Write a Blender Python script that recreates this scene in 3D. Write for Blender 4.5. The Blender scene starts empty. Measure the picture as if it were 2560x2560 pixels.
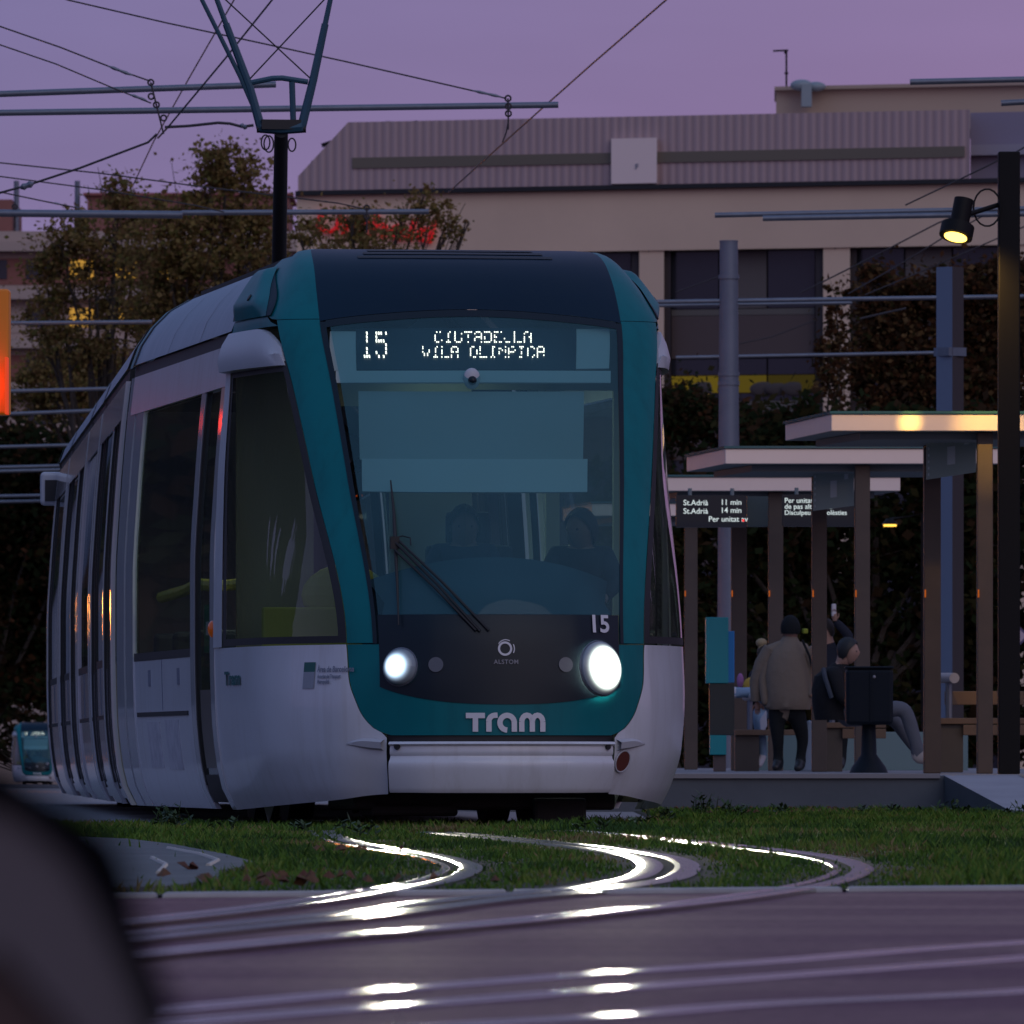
import bpy, bmesh, math, random
import numpy as np
from mathutils import Vector, Matrix, noise
R = math.radians
PI = math.pi
random.seed(7)
sc = bpy.context.scene
C = sc.collection

# ---------------------------------------------------------------- camera
F_PX = 24640.0      # focal length in photo pixels (2560 px frame)
EYE = 0.40          # height of the lens above the rails
cam_d = bpy.data.cameras.new('camera')
cam = bpy.data.objects.new('camera', cam_d)
C.objects.link(cam)
cam.location = (0, 0, EYE)
cam.rotation_euler = (R(90), 0, 0)
cam_d.sensor_width = 36.0
cam_d.lens = F_PX / 2560.0 * 36.0
cam_d.shift_y = 615.0 / 2560.0
cam_d.clip_start = 0.2
cam_d.clip_end = 6000
cam_d.dof.use_dof = True
cam_d.dof.focus_distance = 55.3
cam_d.dof.aperture_fstop = 21.0
sc.camera = cam

# ---------------------------------------------------------------- world
wd = bpy.data.worlds.new('World')
sc.world = wd
wd.use_nodes = True
nt = wd.node_tree
nt.nodes.clear()
wo = nt.nodes.new('ShaderNodeOutputWorld')
bg = nt.nodes.new('ShaderNodeBackground')
tc = nt.nodes.new('ShaderNodeTexCoord')
sx = nt.nodes.new('ShaderNodeSeparateXYZ')
nt.links.new(tc.outputs['Generated'], sx.inputs[0])
ramp = nt.nodes.new('ShaderNodeValToRGB')
els = ramp.color_ramp.elements
els[0].position = 0.0;  els[0].color = (.305, .182, .338, 1)
els[1].position = 1.0;  els[1].color = (.17, .28, .52, 1)
for p_, c_ in ((.03, (.252, .174, .332, 1)), (.075, (.212, .168, .340, 1)), (.30, (.18, .21, .41, 1))):
    e = els.new(p_); e.color = c_
nt.links.new(sx.outputs['Z'], ramp.inputs[0])
pink = nt.nodes.new('ShaderNodeMixRGB'); pink.blend_type = 'MULTIPLY'
pk = nt.nodes.new('ShaderNodeValToRGB')
pk.color_ramp.elements[0].position = .47; pk.color_ramp.elements[0].color = (.90, .98, 1.02, 1)
pk.color_ramp.elements[1].position = .56; pk.color_ramp.elements[1].color = (1.25, 1.0, .98, 1)
mp = nt.nodes.new('ShaderNodeMapRange')
mp.inputs[1].default_value = -1; mp.inputs[2].default_value = 1
nt.links.new(sx.outputs['X'], mp.inputs[0])
nt.links.new(mp.outputs[0], pk.inputs[0])
pink.inputs[0].default_value = 1
nt.links.new(ramp.outputs[0], pink.inputs[1]); nt.links.new(pk.outputs[0], pink.inputs[2])
# faint cloud veil
nz = nt.nodes.new('ShaderNodeTexNoise'); nz.inputs['Scale'].default_value = 14; nz.inputs['Detail'].default_value = 3
mpg = nt.nodes.new('ShaderNodeMapping'); mpg.inputs['Scale'].default_value = (1, 1, 5)
nt.links.new(tc.outputs['Generated'], mpg.inputs[0]); nt.links.new(mpg.outputs[0], nz.inputs[0])
vm = nt.nodes.new('ShaderNodeMapRange'); vm.inputs[1].default_value = .3; vm.inputs[2].default_value = .7
vm.inputs[3].default_value = .93; vm.inputs[4].default_value = 1.07
nt.links.new(nz.outputs[0], vm.inputs[0])
veil = nt.nodes.new('ShaderNodeMixRGB'); veil.blend_type = 'MULTIPLY'; veil.inputs[0].default_value = 1
nt.links.new(pink.outputs[0], veil.inputs[1]); nt.links.new(vm.outputs[0], veil.inputs[2])
sky = nt.nodes.new('ShaderNodeTexSky'); sky.sky_type = 'NISHITA'; sky.sun_disc = False
SUN_EL, SUN_AZ = R(12), R(150)
sky.sun_elevation = R(0.5); sky.sun_rotation = SUN_AZ
skm = nt.nodes.new('ShaderNodeMixRGB'); skm.blend_type = 'ADD'; skm.inputs[0].default_value = .01
nt.links.new(veil.outputs[0], skm.inputs[1]); nt.links.new(sky.outputs[0], skm.inputs[2])
nt.links.new(skm.outputs[0], bg.inputs[0])
bg.inputs[1].default_value = 1.0
nt.links.new(bg.outputs[0], wo.inputs[0])

sun_d = bpy.data.lights.new('sun', 'SUN')
sun_d.energy = 0.46; sun_d.angle = R(50); sun_d.color = (.98, .94, .93)
sun = bpy.data.objects.new('sun', sun_d); C.objects.link(sun)
sun.rotation_euler = (R(62), 0, R(24))

sc.view_settings.view_transform = 'Standard'
sc.view_settings.look = 'None'
sc.view_settings.exposure = 0.0
sc.view_settings.gamma = 1.0
sc.view_settings.use_curve_mapping = False
sc.cycles.max_bounces = 7
sc.cycles.transparent_max_bounces = 16
sc.cycles.sample_clamp_indirect = 4.0
sc.cycles.caustics_reflective = False
sc.cycles.caustics_refractive = False
sc.cycles.use_denoising = True

# ---------------------------------------------------------------- helpers
def at(px, py, d):
    """point at distance d that stands under photo pixel px, py (used to survey positions)"""
    return Vector(((px - 1280) / F_PX * d, d, EYE - (py - 1895) / F_PX * d))
def gx(px, py):
    d = F_PX * EYE / (py - 1895.0)
    return Vector(((px - 1280) / F_PX * d, d, 0))

def mat(name, col, rough=.5, metal=0.0, emit=None, estr=1.0, spec=.5, bump=None, var=None, coat=0.0):
    m = bpy.data.materials.new(name); m.use_nodes = True
    n = m.node_tree; b = n.nodes['Principled BSDF']
    b.inputs['Base Color'].default_value = (*col, 1)
    b.inputs['Roughness'].default_value = rough
    b.inputs['Metallic'].default_value = metal
    b.inputs['Specular IOR Level'].default_value = spec
    b.inputs['Coat Weight'].default_value = coat
    b.inputs['Coat Roughness'].default_value = .06
    if emit:
        b.inputs['Emission Color'].default_value = (*emit, 1)
        b.inputs['Emission Strength'].default_value = estr
    if var:      # (scale, amount, second colour)
        t = n.nodes.new('ShaderNodeTexCoord'); q = n.nodes.new('ShaderNodeTexNoise')
        q.inputs['Scale'].default_value = var[0]; q.inputs['Detail'].default_value = 6
        q.inputs['Roughness'].default_value = .65
        n.links.new(t.outputs['Object'], q.inputs[0])
        mr = n.nodes.new('ShaderNodeMapRange'); mr.inputs[1].default_value = .38; mr.inputs[2].default_value = .64
        mr.inputs[4].default_value = var[1]
        n.links.new(q.outputs[0], mr.inputs[0])
        mx = n.nodes.new('ShaderNodeMixRGB')
        mx.inputs[1].default_value = (*col, 1); mx.inputs[2].default_value = (*var[2], 1)
        n.links.new(mr.outputs[0], mx.inputs[0]); n.links.new(mx.outputs[0], b.inputs['Base Color'])
    if bump:     # (scale, strength)
        t = n.nodes.new('ShaderNodeTexCoord'); q = n.nodes.new('ShaderNodeTexNoise')
        q.inputs['Scale'].default_value = bump[0]; q.inputs['Detail'].default_value = 5
        n.links.new(t.outputs['Object'], q.inputs[0])
        bp = n.nodes.new('ShaderNodeBump'); bp.inputs['Strength'].default_value = bump[1]
        bp.inputs['Distance'].default_value = .02
        n.links.new(q.outputs[0], bp.inputs['Height']); n.links.new(bp.outputs[0], b.inputs['Normal'])
    return m

def glass(name, tint, trans=.7, rough=.02, ior=1.45):
    m = bpy.data.materials.new(name); m.use_nodes = True
    n = m.node_tree; n.nodes.clear()
    o = n.nodes.new('ShaderNodeOutputMaterial')
    tr = n.nodes.new('ShaderNodeBsdfTransparent'); tr.inputs[0].default_value = (*[c * trans for c in tint], 1)
    gl = n.nodes.new('ShaderNodeBsdfGlossy'); gl.inputs['Roughness'].default_value = rough
    gl.inputs['Color'].default_value = (.9, .95, 1, 1)
    fr = n.nodes.new('ShaderNodeFresnel'); ge = n.nodes.new('ShaderNodeNewGeometry'); im = n.nodes.new('ShaderNodeMapRange')
    im.inputs[3].default_value = ior; im.inputs[4].default_value = 1/ior     # same reflectance from both faces of the pane
    n.links.new(ge.outputs['Backfacing'], im.inputs[0]); n.links.new(im.outputs[0], fr.inputs[0])
    mx = n.nodes.new('ShaderNodeMixShader')
    n.links.new(fr.outputs[0], mx.inputs[0]); n.links.new(tr.outputs[0], mx.inputs[1]); n.links.new(gl.outputs[0], mx.inputs[2])
    n.links.new(mx.outputs[0], o.inputs[0])
    return m

def haze_film(m, col, amt):
    """diffuse film mixed into a pane"""
    n = m.node_tree; o = [k for k in n.nodes if k.type == 'OUTPUT_MATERIAL'][0]; src = o.inputs[0].links[0].from_socket
    d = n.nodes.new('ShaderNodeBsdfDiffuse'); d.inputs[0].default_value = (*col, 1)
    x = n.nodes.new('ShaderNodeMixShader'); t = n.nodes.new('ShaderNodeTexCoord'); q = n.nodes.new('ShaderNodeTexNoise'); q.inputs['Scale'].default_value = 2.5; q.inputs['Detail'].default_value = 6
    r = n.nodes.new('ShaderNodeMapRange'); r.inputs[3].default_value = amt*.55; r.inputs[4].default_value = amt*1.45
    n.links.new(t.outputs['Object'], q.inputs[0]); n.links.new(q.outputs[0], r.inputs[0]); n.links.new(r.outputs[0], x.inputs[0])
    n.links.new(src, x.inputs[1]); n.links.new(d.outputs[0], x.inputs[2]); n.links.new(x.outputs[0], o.inputs[0])
def emis(name, col, s):
    m = bpy.data.materials.new(name); m.use_nodes = True
    n = m.node_tree; n.nodes.clear()
    o = n.nodes.new('ShaderNodeOutputMaterial'); e = n.nodes.new('ShaderNodeEmission')
    e.inputs[0].default_value = (*col, 1); e.inputs[1].default_value = s
    n.links.new(e.outputs[0], o.inputs[0])
    return m

class MB:
    """collects geometry, then links it as one mesh object"""
    def __init__(s): s.v = []; s.f = []; s.mi = []
    def add(s, vs, fs, mi=0):
        k = len(s.v); s.v += [tuple(p) for p in vs]
        for q in fs: s.f.append([k + i for i in q]); s.mi.append(mi)
    def box(s, c, sz, rz=0, mi=0, rot=None):
        x, y, z = sz[0] / 2, sz[1] / 2, sz[2] / 2
        M = rot if rot is not None else Matrix.Rotation(rz, 3, 'Z')
        vs = [Vector(c) + M @ Vector(p) for p in ((-x,-y,-z),(x,-y,-z),(x,y,-z),(-x,y,-z),(-x,-y,z),(x,-y,z),(x,y,z),(-x,y,z))]
        s.add(vs, [(0,3,2,1),(4,5,6,7),(0,1,5,4),(1,2,6,5),(2,3,7,6),(3,0,4,7)], mi)
    def tube(s, pts, r, n=8, mi=0, cap=True):
        pts = [Vector(p) for p in pts]
        rr = r if isinstance(r, (list, tuple)) else [r] * len(pts)
        rings = []
        up = None
        for i, p in enumerate(pts):
            t = (pts[min(i+1, len(pts)-1)] - pts[max(i-1, 0)])
            if t.length < 1e-9: t = Vector((0,0,1))
            t.normalize()
            if up is None:
                up = Vector((0,0,1)) if abs(t.z) < .9 else Vector((1,0,0))
            a = t.cross(up)
            if a.length < 1e-6: a = t.cross(Vector((0,1,0)))
            a.normalize(); b = a.cross(t); up = b
            rings.append([p + rr[i] * (math.cos(2*PI*k/n) * a + math.sin(2*PI*k/n) * b) for k in range(n)])
        vs = [v for g in rings for v in g]; fs = []
        for i in range(len(pts) - 1):
            for k in range(n):
                fs.append((i*n+k, (i+1)*n+k, (i+1)*n+(k+1) % n, i*n+(k+1) % n))
        if cap:
            fs.append(tuple(range(n))); fs.append(tuple(reversed([(len(pts)-1)*n+k for k in range(n)])))
        s.add(vs, fs, mi)
    def grid(s, P, mi=0, flip=False):
        nu, nv = len(P), len(P[0])
        vs = [p for row in P for p in row]; fs = []
        for i in range(nu - 1):
            for j in range(nv - 1):
                q = (i*nv+j, i*nv+j+1, (i+1)*nv+j+1, (i+1)*nv+j)
                fs.append(q[::-1] if flip else q)
        s.add(vs, fs, mi)
    def prism(s, poly, a, b, mi=0):
        """polygon given as 3D points, extruded by vector from a to b"""
        n = len(poly); A = [Vector(p) + Vector(a) for p in poly]; B = [Vector(p) + Vector(b) for p in poly]
        fs = [tuple(range(n))[::-1], tuple(range(n, 2*n))] + [(i, (i+1) % n, n+(i+1) % n, n+i) for i in range(n)]
        s.add(A + B, fs, mi)
    def ball(s, c, r, n=10, m=7, sc_=(1,1,1), mi=0):
        vs = []; fs = []
        for i in range(m + 1):
            th = PI * i / m
            for k in range(n):
                vs.append((c[0]+r*sc_[0]*math.sin(th)*math.cos(2*PI*k/n), c[1]+r*sc_[1]*math.sin(th)*math.sin(2*PI*k/n), c[2]+r*sc_[2]*math.cos(th)))
        for i in range(m):
            for k in range(n):
                fs.append((i*n+k, (i+1)*n+k, (i+1)*n+(k+1) % n, i*n+(k+1) % n))
        s.add(vs, fs, mi)
    def disc(s, c, r, axis, n=20, mi=0, thick=.01):
        axis = Vector(axis).normalized()
        s.tube([Vector(c), Vector(c) + axis * thick], r, n, mi)
    def build(s, name, mats, parent=None, smooth=False, bevel=0.0, origin=None):
        me = bpy.data.meshes.new(name)
        v = s.v
        if origin is not None:
            o_ = Vector(origin); v = [tuple(Vector(p) - o_) for p in v]
        me.from_pydata(v, [], s.f)
        if not isinstance(mats, (list, tuple)): mats = [mats]
        for m in mats: me.materials.append(m)
        me.polygons.foreach_set('material_index', s.mi)
        if smooth: me.polygons.foreach_set('use_smooth', [True] * len(s.f))
        me.validate(); me.update()
        o = bpy.data.objects.new(name, me); C.objects.link(o)
        if origin is not None: o.location = origin
        if parent: o.parent = parent
        if smooth:
            em = o.modifiers.new('edges', 'EDGE_SPLIT'); em.split_angle = R(38)
        if bevel:
            bm_ = o.modifiers.new('bevel', 'BEVEL'); bm_.width = bevel; bm_.segments = 2; bm_.limit_method = 'ANGLE'
        return o

def tag(o, label=None, cat=None, group=None, kind=None):
    if label: o['label'] = label
    if cat: o['category'] = cat
    if group: o['group'] = group
    if kind: o['kind'] = kind
    return o
def empty(name, loc=(0,0,0), rz=0, label=None, cat=None, group=None):
    o = bpy.data.objects.new(name, None); C.objects.link(o)
    o.location = loc; o.rotation_euler = (0, 0, rz); o.empty_display_size = .2
    return tag(o, label, cat, group)
def copy_tree(o, parent=None):
    c = o.copy(); C.objects.link(c)
    if parent: c.parent = parent
    for ch in list(o.children): copy_tree(ch, c)
    return c
def text_mesh(txt, size, bold=0.0, align='LEFT', shear=0.0, depth=0.0, spacing=1.0):
    cu = bpy.data.curves.new('lettering', 'FONT'); cu.body = txt; cu.size = size; cu.align_x = align
    cu.offset = bold; cu.shear = shear; cu.extrude = depth; cu.space_character = spacing; cu.resolution_u = 4
    o = bpy.data.objects.new('lettering', cu); C.objects.link(o)
    dg = bpy.context.evaluated_depsgraph_get(); dg.update()
    me = bpy.data.meshes.new_from_object(o.evaluated_get(dg))
    C.objects.unlink(o); bpy.data.objects.remove(o)
    return me
def stroke(mb, pts, w, mapper, mi=0, closed=False):
    """flat ribbon of width w along 2D pts, every corner sent through mapper(x, y)"""
    n = len(pts); P = []
    for i in range(n):
        a = Vector(pts[(i-1) % n] if closed else pts[max(i-1, 0)]); b = Vector(pts[(i+1) % n] if closed else pts[min(i+1, n-1)])
        t = (b - a).normalized(); q = Vector((-t.y, t.x)) * w / 2
        p = Vector(pts[i]); P.append((mapper(*(p + q)), mapper(*(p - q))))
    vs = [x for ab in P for x in ab]
    m = n if closed else n - 1
    mb.add(vs, [(2*i, 2*i+1, 2*((i+1) % n)+1, 2*((i+1) % n)) for i in range(m)], mi)
def arc(cx, cy, r, a0, a1, n=12, ry=None):
    return [(cx + r*math.cos(R(a0+(a1-a0)*i/n)), cy + (ry or r)*math.sin(R(a0+(a1-a0)*i/n))) for i in range(n+1)]

# ---------------------------------------------------------------- materials
M = {}
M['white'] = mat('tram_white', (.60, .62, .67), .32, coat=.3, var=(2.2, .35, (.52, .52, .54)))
M['white_clean'] = mat('white_housing', (.44, .45, .49), .45)
M['teal'] = mat('teal_paint', (.001, .138, .158), .42, spec=.18, var=(3, .4, (.001, .115, .132)))
M['navy'] = mat('navy_paint', (.003, .017, .036), .45, spec=.15)
M['mask'] = mat('dark_mask', (.006, .014, .022), .35, spec=.25)
M['black'] = mat('black_rubber', (.010, .010, .012), .6)
M['under'] = mat('underframe', (.014, .014, .016), .7, var=(6, .6, (.03, .025, .02)))
M['steel'] = mat('galvanised_steel', (.17, .19, .23), .45, metal=.6, var=(5, .5, (.12, .13, .16)))
M['rail'] = mat('polished_rail', (.30, .285, .19), .17, metal=1.0, var=(8, .6, (.16, .155, .12)), bump=(25, .05))
M['roadrail'] = mat('worn_road_rail', (.25, .24, .165), .12, metal=1.0, var=(6, .6, (.15, .15, .12)))
M['darkblue'] = mat('pantograph_blue', (.02, .07, .11), .5)
M['glass'] = glass('tram_glass', (.45, .75, .72), .75)
M['wind'] = glass('windscreen_glass', (.50, .74, .75), .92, .02, 1.28)
M['sideglass'] = glass('smoked_side_glass', (.80, .88, .80), .86, .012, 1.36)
haze_film(M['wind'], (.16, .48, .58), .12); haze_film(M['sideglass'], (.30, .34, .34), .05)  # teal film on the windscreen stands in for hazy reflections
M['post'] = mat('post_paint', (.52, .54, .58), .5, spec=.05, coat=1.0, var=(2.2, .35, (.44, .45, .48)))
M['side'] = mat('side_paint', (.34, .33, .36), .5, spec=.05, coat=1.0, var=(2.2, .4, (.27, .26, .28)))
M['yellow'] = mat('yellow_rail_paint', (.55, .50, .04), .4)
M['seat'] = mat('dark_seat', (.02, .03, .05), .7)
M['blind'] = mat('grey_blind', (.33, .36, .35), .8, bump=(3, .25))
M['blind2'] = mat('pale_blind', (.45, .48, .47), .8, bump=(3, .2))
M['led'] = emis('white_led', (1, .74, .64), 5.5)
M['head'] = emis('headlamp_white', (.92, .97, 1.0), 60)
M['amber'] = mat('amber_lens', (.35, .05, .005), .2, emit=(1, .25, .03), estr=.05)
M['logo'] = mat('pale_lettering', (.62, .62, .66), .5, emit=None)
M['tealtext'] = mat('teal_lettering', (.004, .10, .10), .5)
M['greytext'] = mat('grey_lettering', (.16, .18, .24), .5)

def streak(m, col, amt, sc_=(9, 9, .5)):
    """rain and dirt streaks that run down a panel"""
    n = m.node_tree; b = n.nodes['Principled BSDF']; src = b.inputs['Base Color'].links[0].from_socket if b.inputs['Base Color'].links else None
    t = n.nodes.new('ShaderNodeTexCoord'); mp_ = n.nodes.new('ShaderNodeMapping'); mp_.inputs['Scale'].default_value = sc_
    q = n.nodes.new('ShaderNodeTexNoise'); q.inputs['Scale'].default_value = 1.0; q.inputs['Detail'].default_value = 5; q.inputs['Roughness'].default_value = .7
    r = n.nodes.new('ShaderNodeMapRange'); r.inputs[1].default_value = .50; r.inputs[2].default_value = .72; r.inputs[4].default_value = amt
    x = n.nodes.new('ShaderNodeMixRGB'); x.inputs[2].default_value = (*col, 1)
    if src: n.links.new(src, x.inputs[1])
    else: x.inputs[1].default_value = b.inputs['Base Color'].default_value
    n.links.new(t.outputs['Object'], mp_.inputs[0]); n.links.new(mp_.outputs[0], q.inputs[0]); n.links.new(q.outputs[0], r.inputs[0])
    n.links.new(r.outputs[0], x.inputs[0]); n.links.new(x.outputs[0], b.inputs['Base Color'])
streak(M['white'], (.40, .39, .38), .38); streak(M['side'], (.16, .14, .13), .6); streak(M['teal'], (.002, .085, .10), .5); streak(M['navy'], (.006, .020, .036), .6, (3, 3, 1))
# ================================================================ TRAM
TRAM_YAW = R(8.6)
TRAM_POS = (-.036, 55.0, 0.0)
HALF = 1.33
def pchip(x, y, q):
    x = np.asarray(x, float); y = np.asarray(y, float)
    h = np.diff(x); d = np.diff(y) / h
    m = np.zeros_like(y); m[0] = d[0]; m[-1] = d[-1]
    for i in range(1, len(x) - 1):
        if d[i-1] * d[i] > 0:
            w1 = 2*h[i] + h[i-1]; w2 = h[i] + 2*h[i-1]
            m[i] = (w1 + w2) / (w1 / d[i-1] + w2 / d[i])
    q = min(max(q, x[0]), x[-1])
    i = int(min(max(np.searchsorted(x, q) - 1, 0), len(x) - 2))
    t = (q - x[i]) / h[i]
    return ((1+2*t)*(1-t)**2*y[i] + t*(1-t)**2*h[i]*m[i] + t*t*(3-2*t)*y[i+1] + t*t*(t-1)*h[i]*m[i+1])
NW = [.08, .25, .45, .75, 1.04, 2.0, 2.5, 2.9, 3.08, 3.20, 3.28, 3.335, 3.36]
ND = [
 [(-.10,0),(-.17,.40),(-.42,.68),(-.60,.82),(-1.4,1.08),(-2.5,1.19)],
 [(.00,0),(-.07,.40),(-.32,.70),(-.48,.86),(-1.35,1.16),(-2.5,1.26)],
 [(.03,0),(-.03,.40),(-.25,.72),(-.40,.87),(-1.3,1.21),(-2.5,1.295)],
 [(.02,0),(-.03,.40),(-.23,.71),(-.36,.86),(-1.3,1.23),(-2.5,1.322)],
 [(.00,0),(-.06,.40),(-.27,.707),(-.375,.842),(-1.3,1.22),(-2.5,1.33)],
 [(-.58,0),(-.62,.41),(-.76,.79),(-.88,.97),(-1.7,1.20),(-2.5,1.305)],
 [(-.92,0),(-.95,.42),(-1.06,.835),(-1.18,1.04),(-1.85,1.19),(-2.5,1.265)],
 [(-1.27,0),(-1.29,.42),(-1.35,.87),(-1.49,1.095),(-2.0,1.18),(-2.5,1.225)],
 [(-1.43,0),(-1.45,.42),(-1.53,.865),(-1.68,1.04),(-2.1,1.10),(-2.5,1.13)],
 [(-1.58,0),(-1.60,.42),(-1.69,.855),(-1.84,.98),(-2.15,1.02),(-2.5,1.04)],
 [(-1.75,0),(-1.77,.42),(-1.86,.845),(-1.98,.93),(-2.2,.95),(-2.5,.96)],
 [(-2.05,0),(-2.06,.41),(-2.11,.82),(-2.19,.87),(-2.32,.88),(-2.5,.89)],
 [(-2.42,0),(-2.43,.38),(-2.44,.74),(-2.46,.77),(-2.48,.78),(-2.5,.79)]]
_cache = {}
def S(sig, w):
    k = (round(sig, 5), round(w, 5))
    if k in _cache: return _cache[k]
    a = abs(sig)
    fs = [pchip(NW, [r[j][0] for r in ND], w) for j in range(6)]
    ls = [pchip(NW, [r[j][1] for r in ND], w) for j in range(6)]
    # mirrored knots keep the nose smooth across the centre line
    f = pchip([-1,0,1,2,3,4,5], [fs[1]] + fs, a) if a else fs[0]
    l = pchip([-1,0,1,2,3,4,5], [-ls[1]] + ls, a) if a else 0.0
    p = Vector((l if sig >= 0 else -l, -f, w))
    _cache[k] = p
    return p
def SN(sig, w):
    e = .02
    du = S(min(sig+e, 5), w) - S(max(sig-e, -5), w)
    dv = S(sig, min(w+e, 3.36)) - S(sig, max(w-e, .08))
    n = du.cross(dv)
    if n.length < 1e-9: return Vector((0, 0, 1))
    return n.normalized()
def SP(sig, w, off=0.0):
    return S(sig, w) + SN(sig, w) * off if off else S(sig, w)
_ct, _st = math.cos(TRAM_YAW), math.sin(TRAM_YAW)
def t2w(p):
    return Vector((TRAM_POS[0] + p.x*_ct - p.y*_st, TRAM_POS[1] + p.x*_st + p.y*_ct, p.z))
def proj(p):
    q = t2w(p)
    return (1280 + F_PX*q.x/q.y, 1895 - F_PX*(q.z-EYE)/q.y)
def sw(px, py, s0=0.0, w0=1.5):
    """surface parameters of the nose under a surveyed photo point"""
    s, w = s0, w0
    for _ in range(30):
        x, y = proj(S(s, w)); e = 1e-3
        x1, y1 = proj(S(s+e, w)); x2, y2 = proj(S(s, w+e))
        a, b, c, d = (x1-x)/e, (x2-x)/e, (y1-y)/e, (y2-y)/e
        D = a*d - b*c
        if abs(D) < 1e-9: break
        rx, ry = px-x, py-y
        ds, dw = (d*rx - b*ry)/D, (a*ry - c*rx)/D
        s = min(max(s + max(min(ds, .6), -.6), -4.98), 4.98); w = min(max(w + max(min(dw, .4), -.4), .1), 3.35)
        if abs(ds) + abs(dw) < 1e-6: break
    return s, w

tram = empty('tram', TRAM_POS, TRAM_YAW, 'white and teal articulated tram with lit headlights and LED board reading 15', 'tram', 'trams')

def patch(name, sfn, wfn, nu, nv, m, off=0.0, parent=tram, mirror=False, thick=0.0, smooth=True):
    """panel of the nose: sfn(u,v), wfn(u,v) give the surface parameters"""
    out = []
    for sgn in ((1, -1) if mirror else (1,)):
        mb = MB(); P = []
        for i in range(nu + 1):
            row = []
            for j in range(nv + 1):
                u, v = i/nu, j/nv
                o_ = off(u, v) if callable(off) else off
                row.append(SP(sgn*sfn(u, v), wfn(u, v), o_))
            P.append(row)
        mb.grid(P, 0, flip=(sgn > 0))
        if thick:
            Q = [[SP(sgn*sfn(i/nu, j/nv), wfn(i/nu, j/nv), (off(i/nu, j/nv) if callable(off) else off) - thick) for j in range(nv+1)] for i in range(nu+1)]
            mb.grid(Q, 0, flip=(sgn < 0))
            edge = lambda A, B: mb.grid([A, B], 0, flip=(sgn < 0))
            edge(P[0], Q[0]); edge(Q[-1], P[-1])
            edge([r[0] for r in Q], [r[0] for r in P]); edge([r[-1] for r in P], [r[-1] for r in Q])
        out.append(mb.build(name, m, parent, smooth))
    return out
lerp = lambda a, b, t: a + (b - a) * t

# --- nose panels -------------------------------------------------
WTOP = lambda s: 2.955 - .018 * s * s
# teal bib: half width in sigma by height
bibw = lambda w: pchip([.525, .55, .58, .68, .835, 1.04], [1.62, 1.85, 2.02, 2.5, 2.88, 3.0], w)
patch('lower_front_panel', lambda u, v: lerp(-1, 1, u) * bibw(lerp(.527, 1.036, v)), lambda u, v: lerp(.527, 1.036, v), 40, 24, M['teal'])
maskb = lambda s: .70 + .085 * (abs(s)/1.75)**2.4
patch('headlamp_panel', lambda u, v: lerp(-1.86, 1.86, u), lambda u, v: lerp(maskb(lerp(-1.86, 1.86, u)), 1.20 , v), 36, 12, M['mask'], off=.004)
# windscreen and its black ceramic border
wind = patch('windscreen', lambda u, v: lerp(-1.84, 1.90, u), lambda u, v: lerp(1.202, WTOP(lerp(-1.84, 1.9, u)) - .035, v), 36, 40, M['wind'], off=.004)[0]
patch('windscreen_frame', lambda u, v: lerp(1.90, 2.0, u), lambda u, v: lerp(1.04, WTOP(2) , v), 2, 30, M['mask'], off=.007, mirror=True)
patch('windscreen_frame', lambda u, v: lerp(-1.9, 1.9, u), lambda u, v: WTOP(lerp(-1.9, 1.9, u)) - lerp(.04, 0, v), 30, 2, M['mask'], off=.007)
patch('windscreen_pillar', lambda u, v: lerp(2.0, 3.0, u), lambda u, v: lerp(1.044, 2.90, v), 8, 36, M['teal'], off=.002, mirror=True, thick=.03)
# visor, teal shoulders
patch('roof_visor', lambda u, v: lerp(-2, 2, u), lambda u, v: lerp(WTOP(lerp(-2, 2, u)) + .008, 3.358, v**1.15), 36, 26, M['navy'])
patch('visor_shoulder', lambda u, v: lerp(2.0, 3.0 + .9*v**.5*(1-v)+.5*v, u), lambda u, v: lerp(2.905, 3.356, v**1.3), 10, 26, M['teal'], mirror=True)
# roof fairing cheek with its recess, and the white housing over the cab window
patch('roof_cheek', lambda u, v: lerp(3.0 + .9*v**.5*(1-v)+.5*v, 5, u), lambda u, v: lerp(2.868, 3.30, v), 14, 16, M['teal'], mirror=True)
def cheekpad(u, v):
    return .05 * min(1, 6*u) * min(1, 6*(1-v)) * min(1, 5*v) * min(1, 8*(1-u)+.4)
patch('cheek_cover', lambda u, v: lerp(3.35 + .75*v*v, 4.98, u), lambda u, v: lerp(2.93, 3.24, v), 14, 14, M['teal'], off=lambda u, v: .012 + cheekpad(u, v), mirror=True)
ce = lambda v: 3.35 + .75*v*v
patch('cheek_recess', lambda u, v: ce(v) - lerp(.34, -.06, u)*math.sin(PI*min(1, .12 + v*.88))**.8, lambda u, v: lerp(2.93, 3.22, v), 5, 14, mat('recess_navy', (.003, .022, .035), .5, spec=.1), off=.010, mirror=True)
for sgn in (-1, 1):
    mb = MB(); p = SP(sgn*3.95, 3.02, .064); mb.disc(p, .022, SN(sgn*3.95, 3.02), 12, 0, .006); mb.build('cheek_hole', M['black'], tram)
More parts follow.
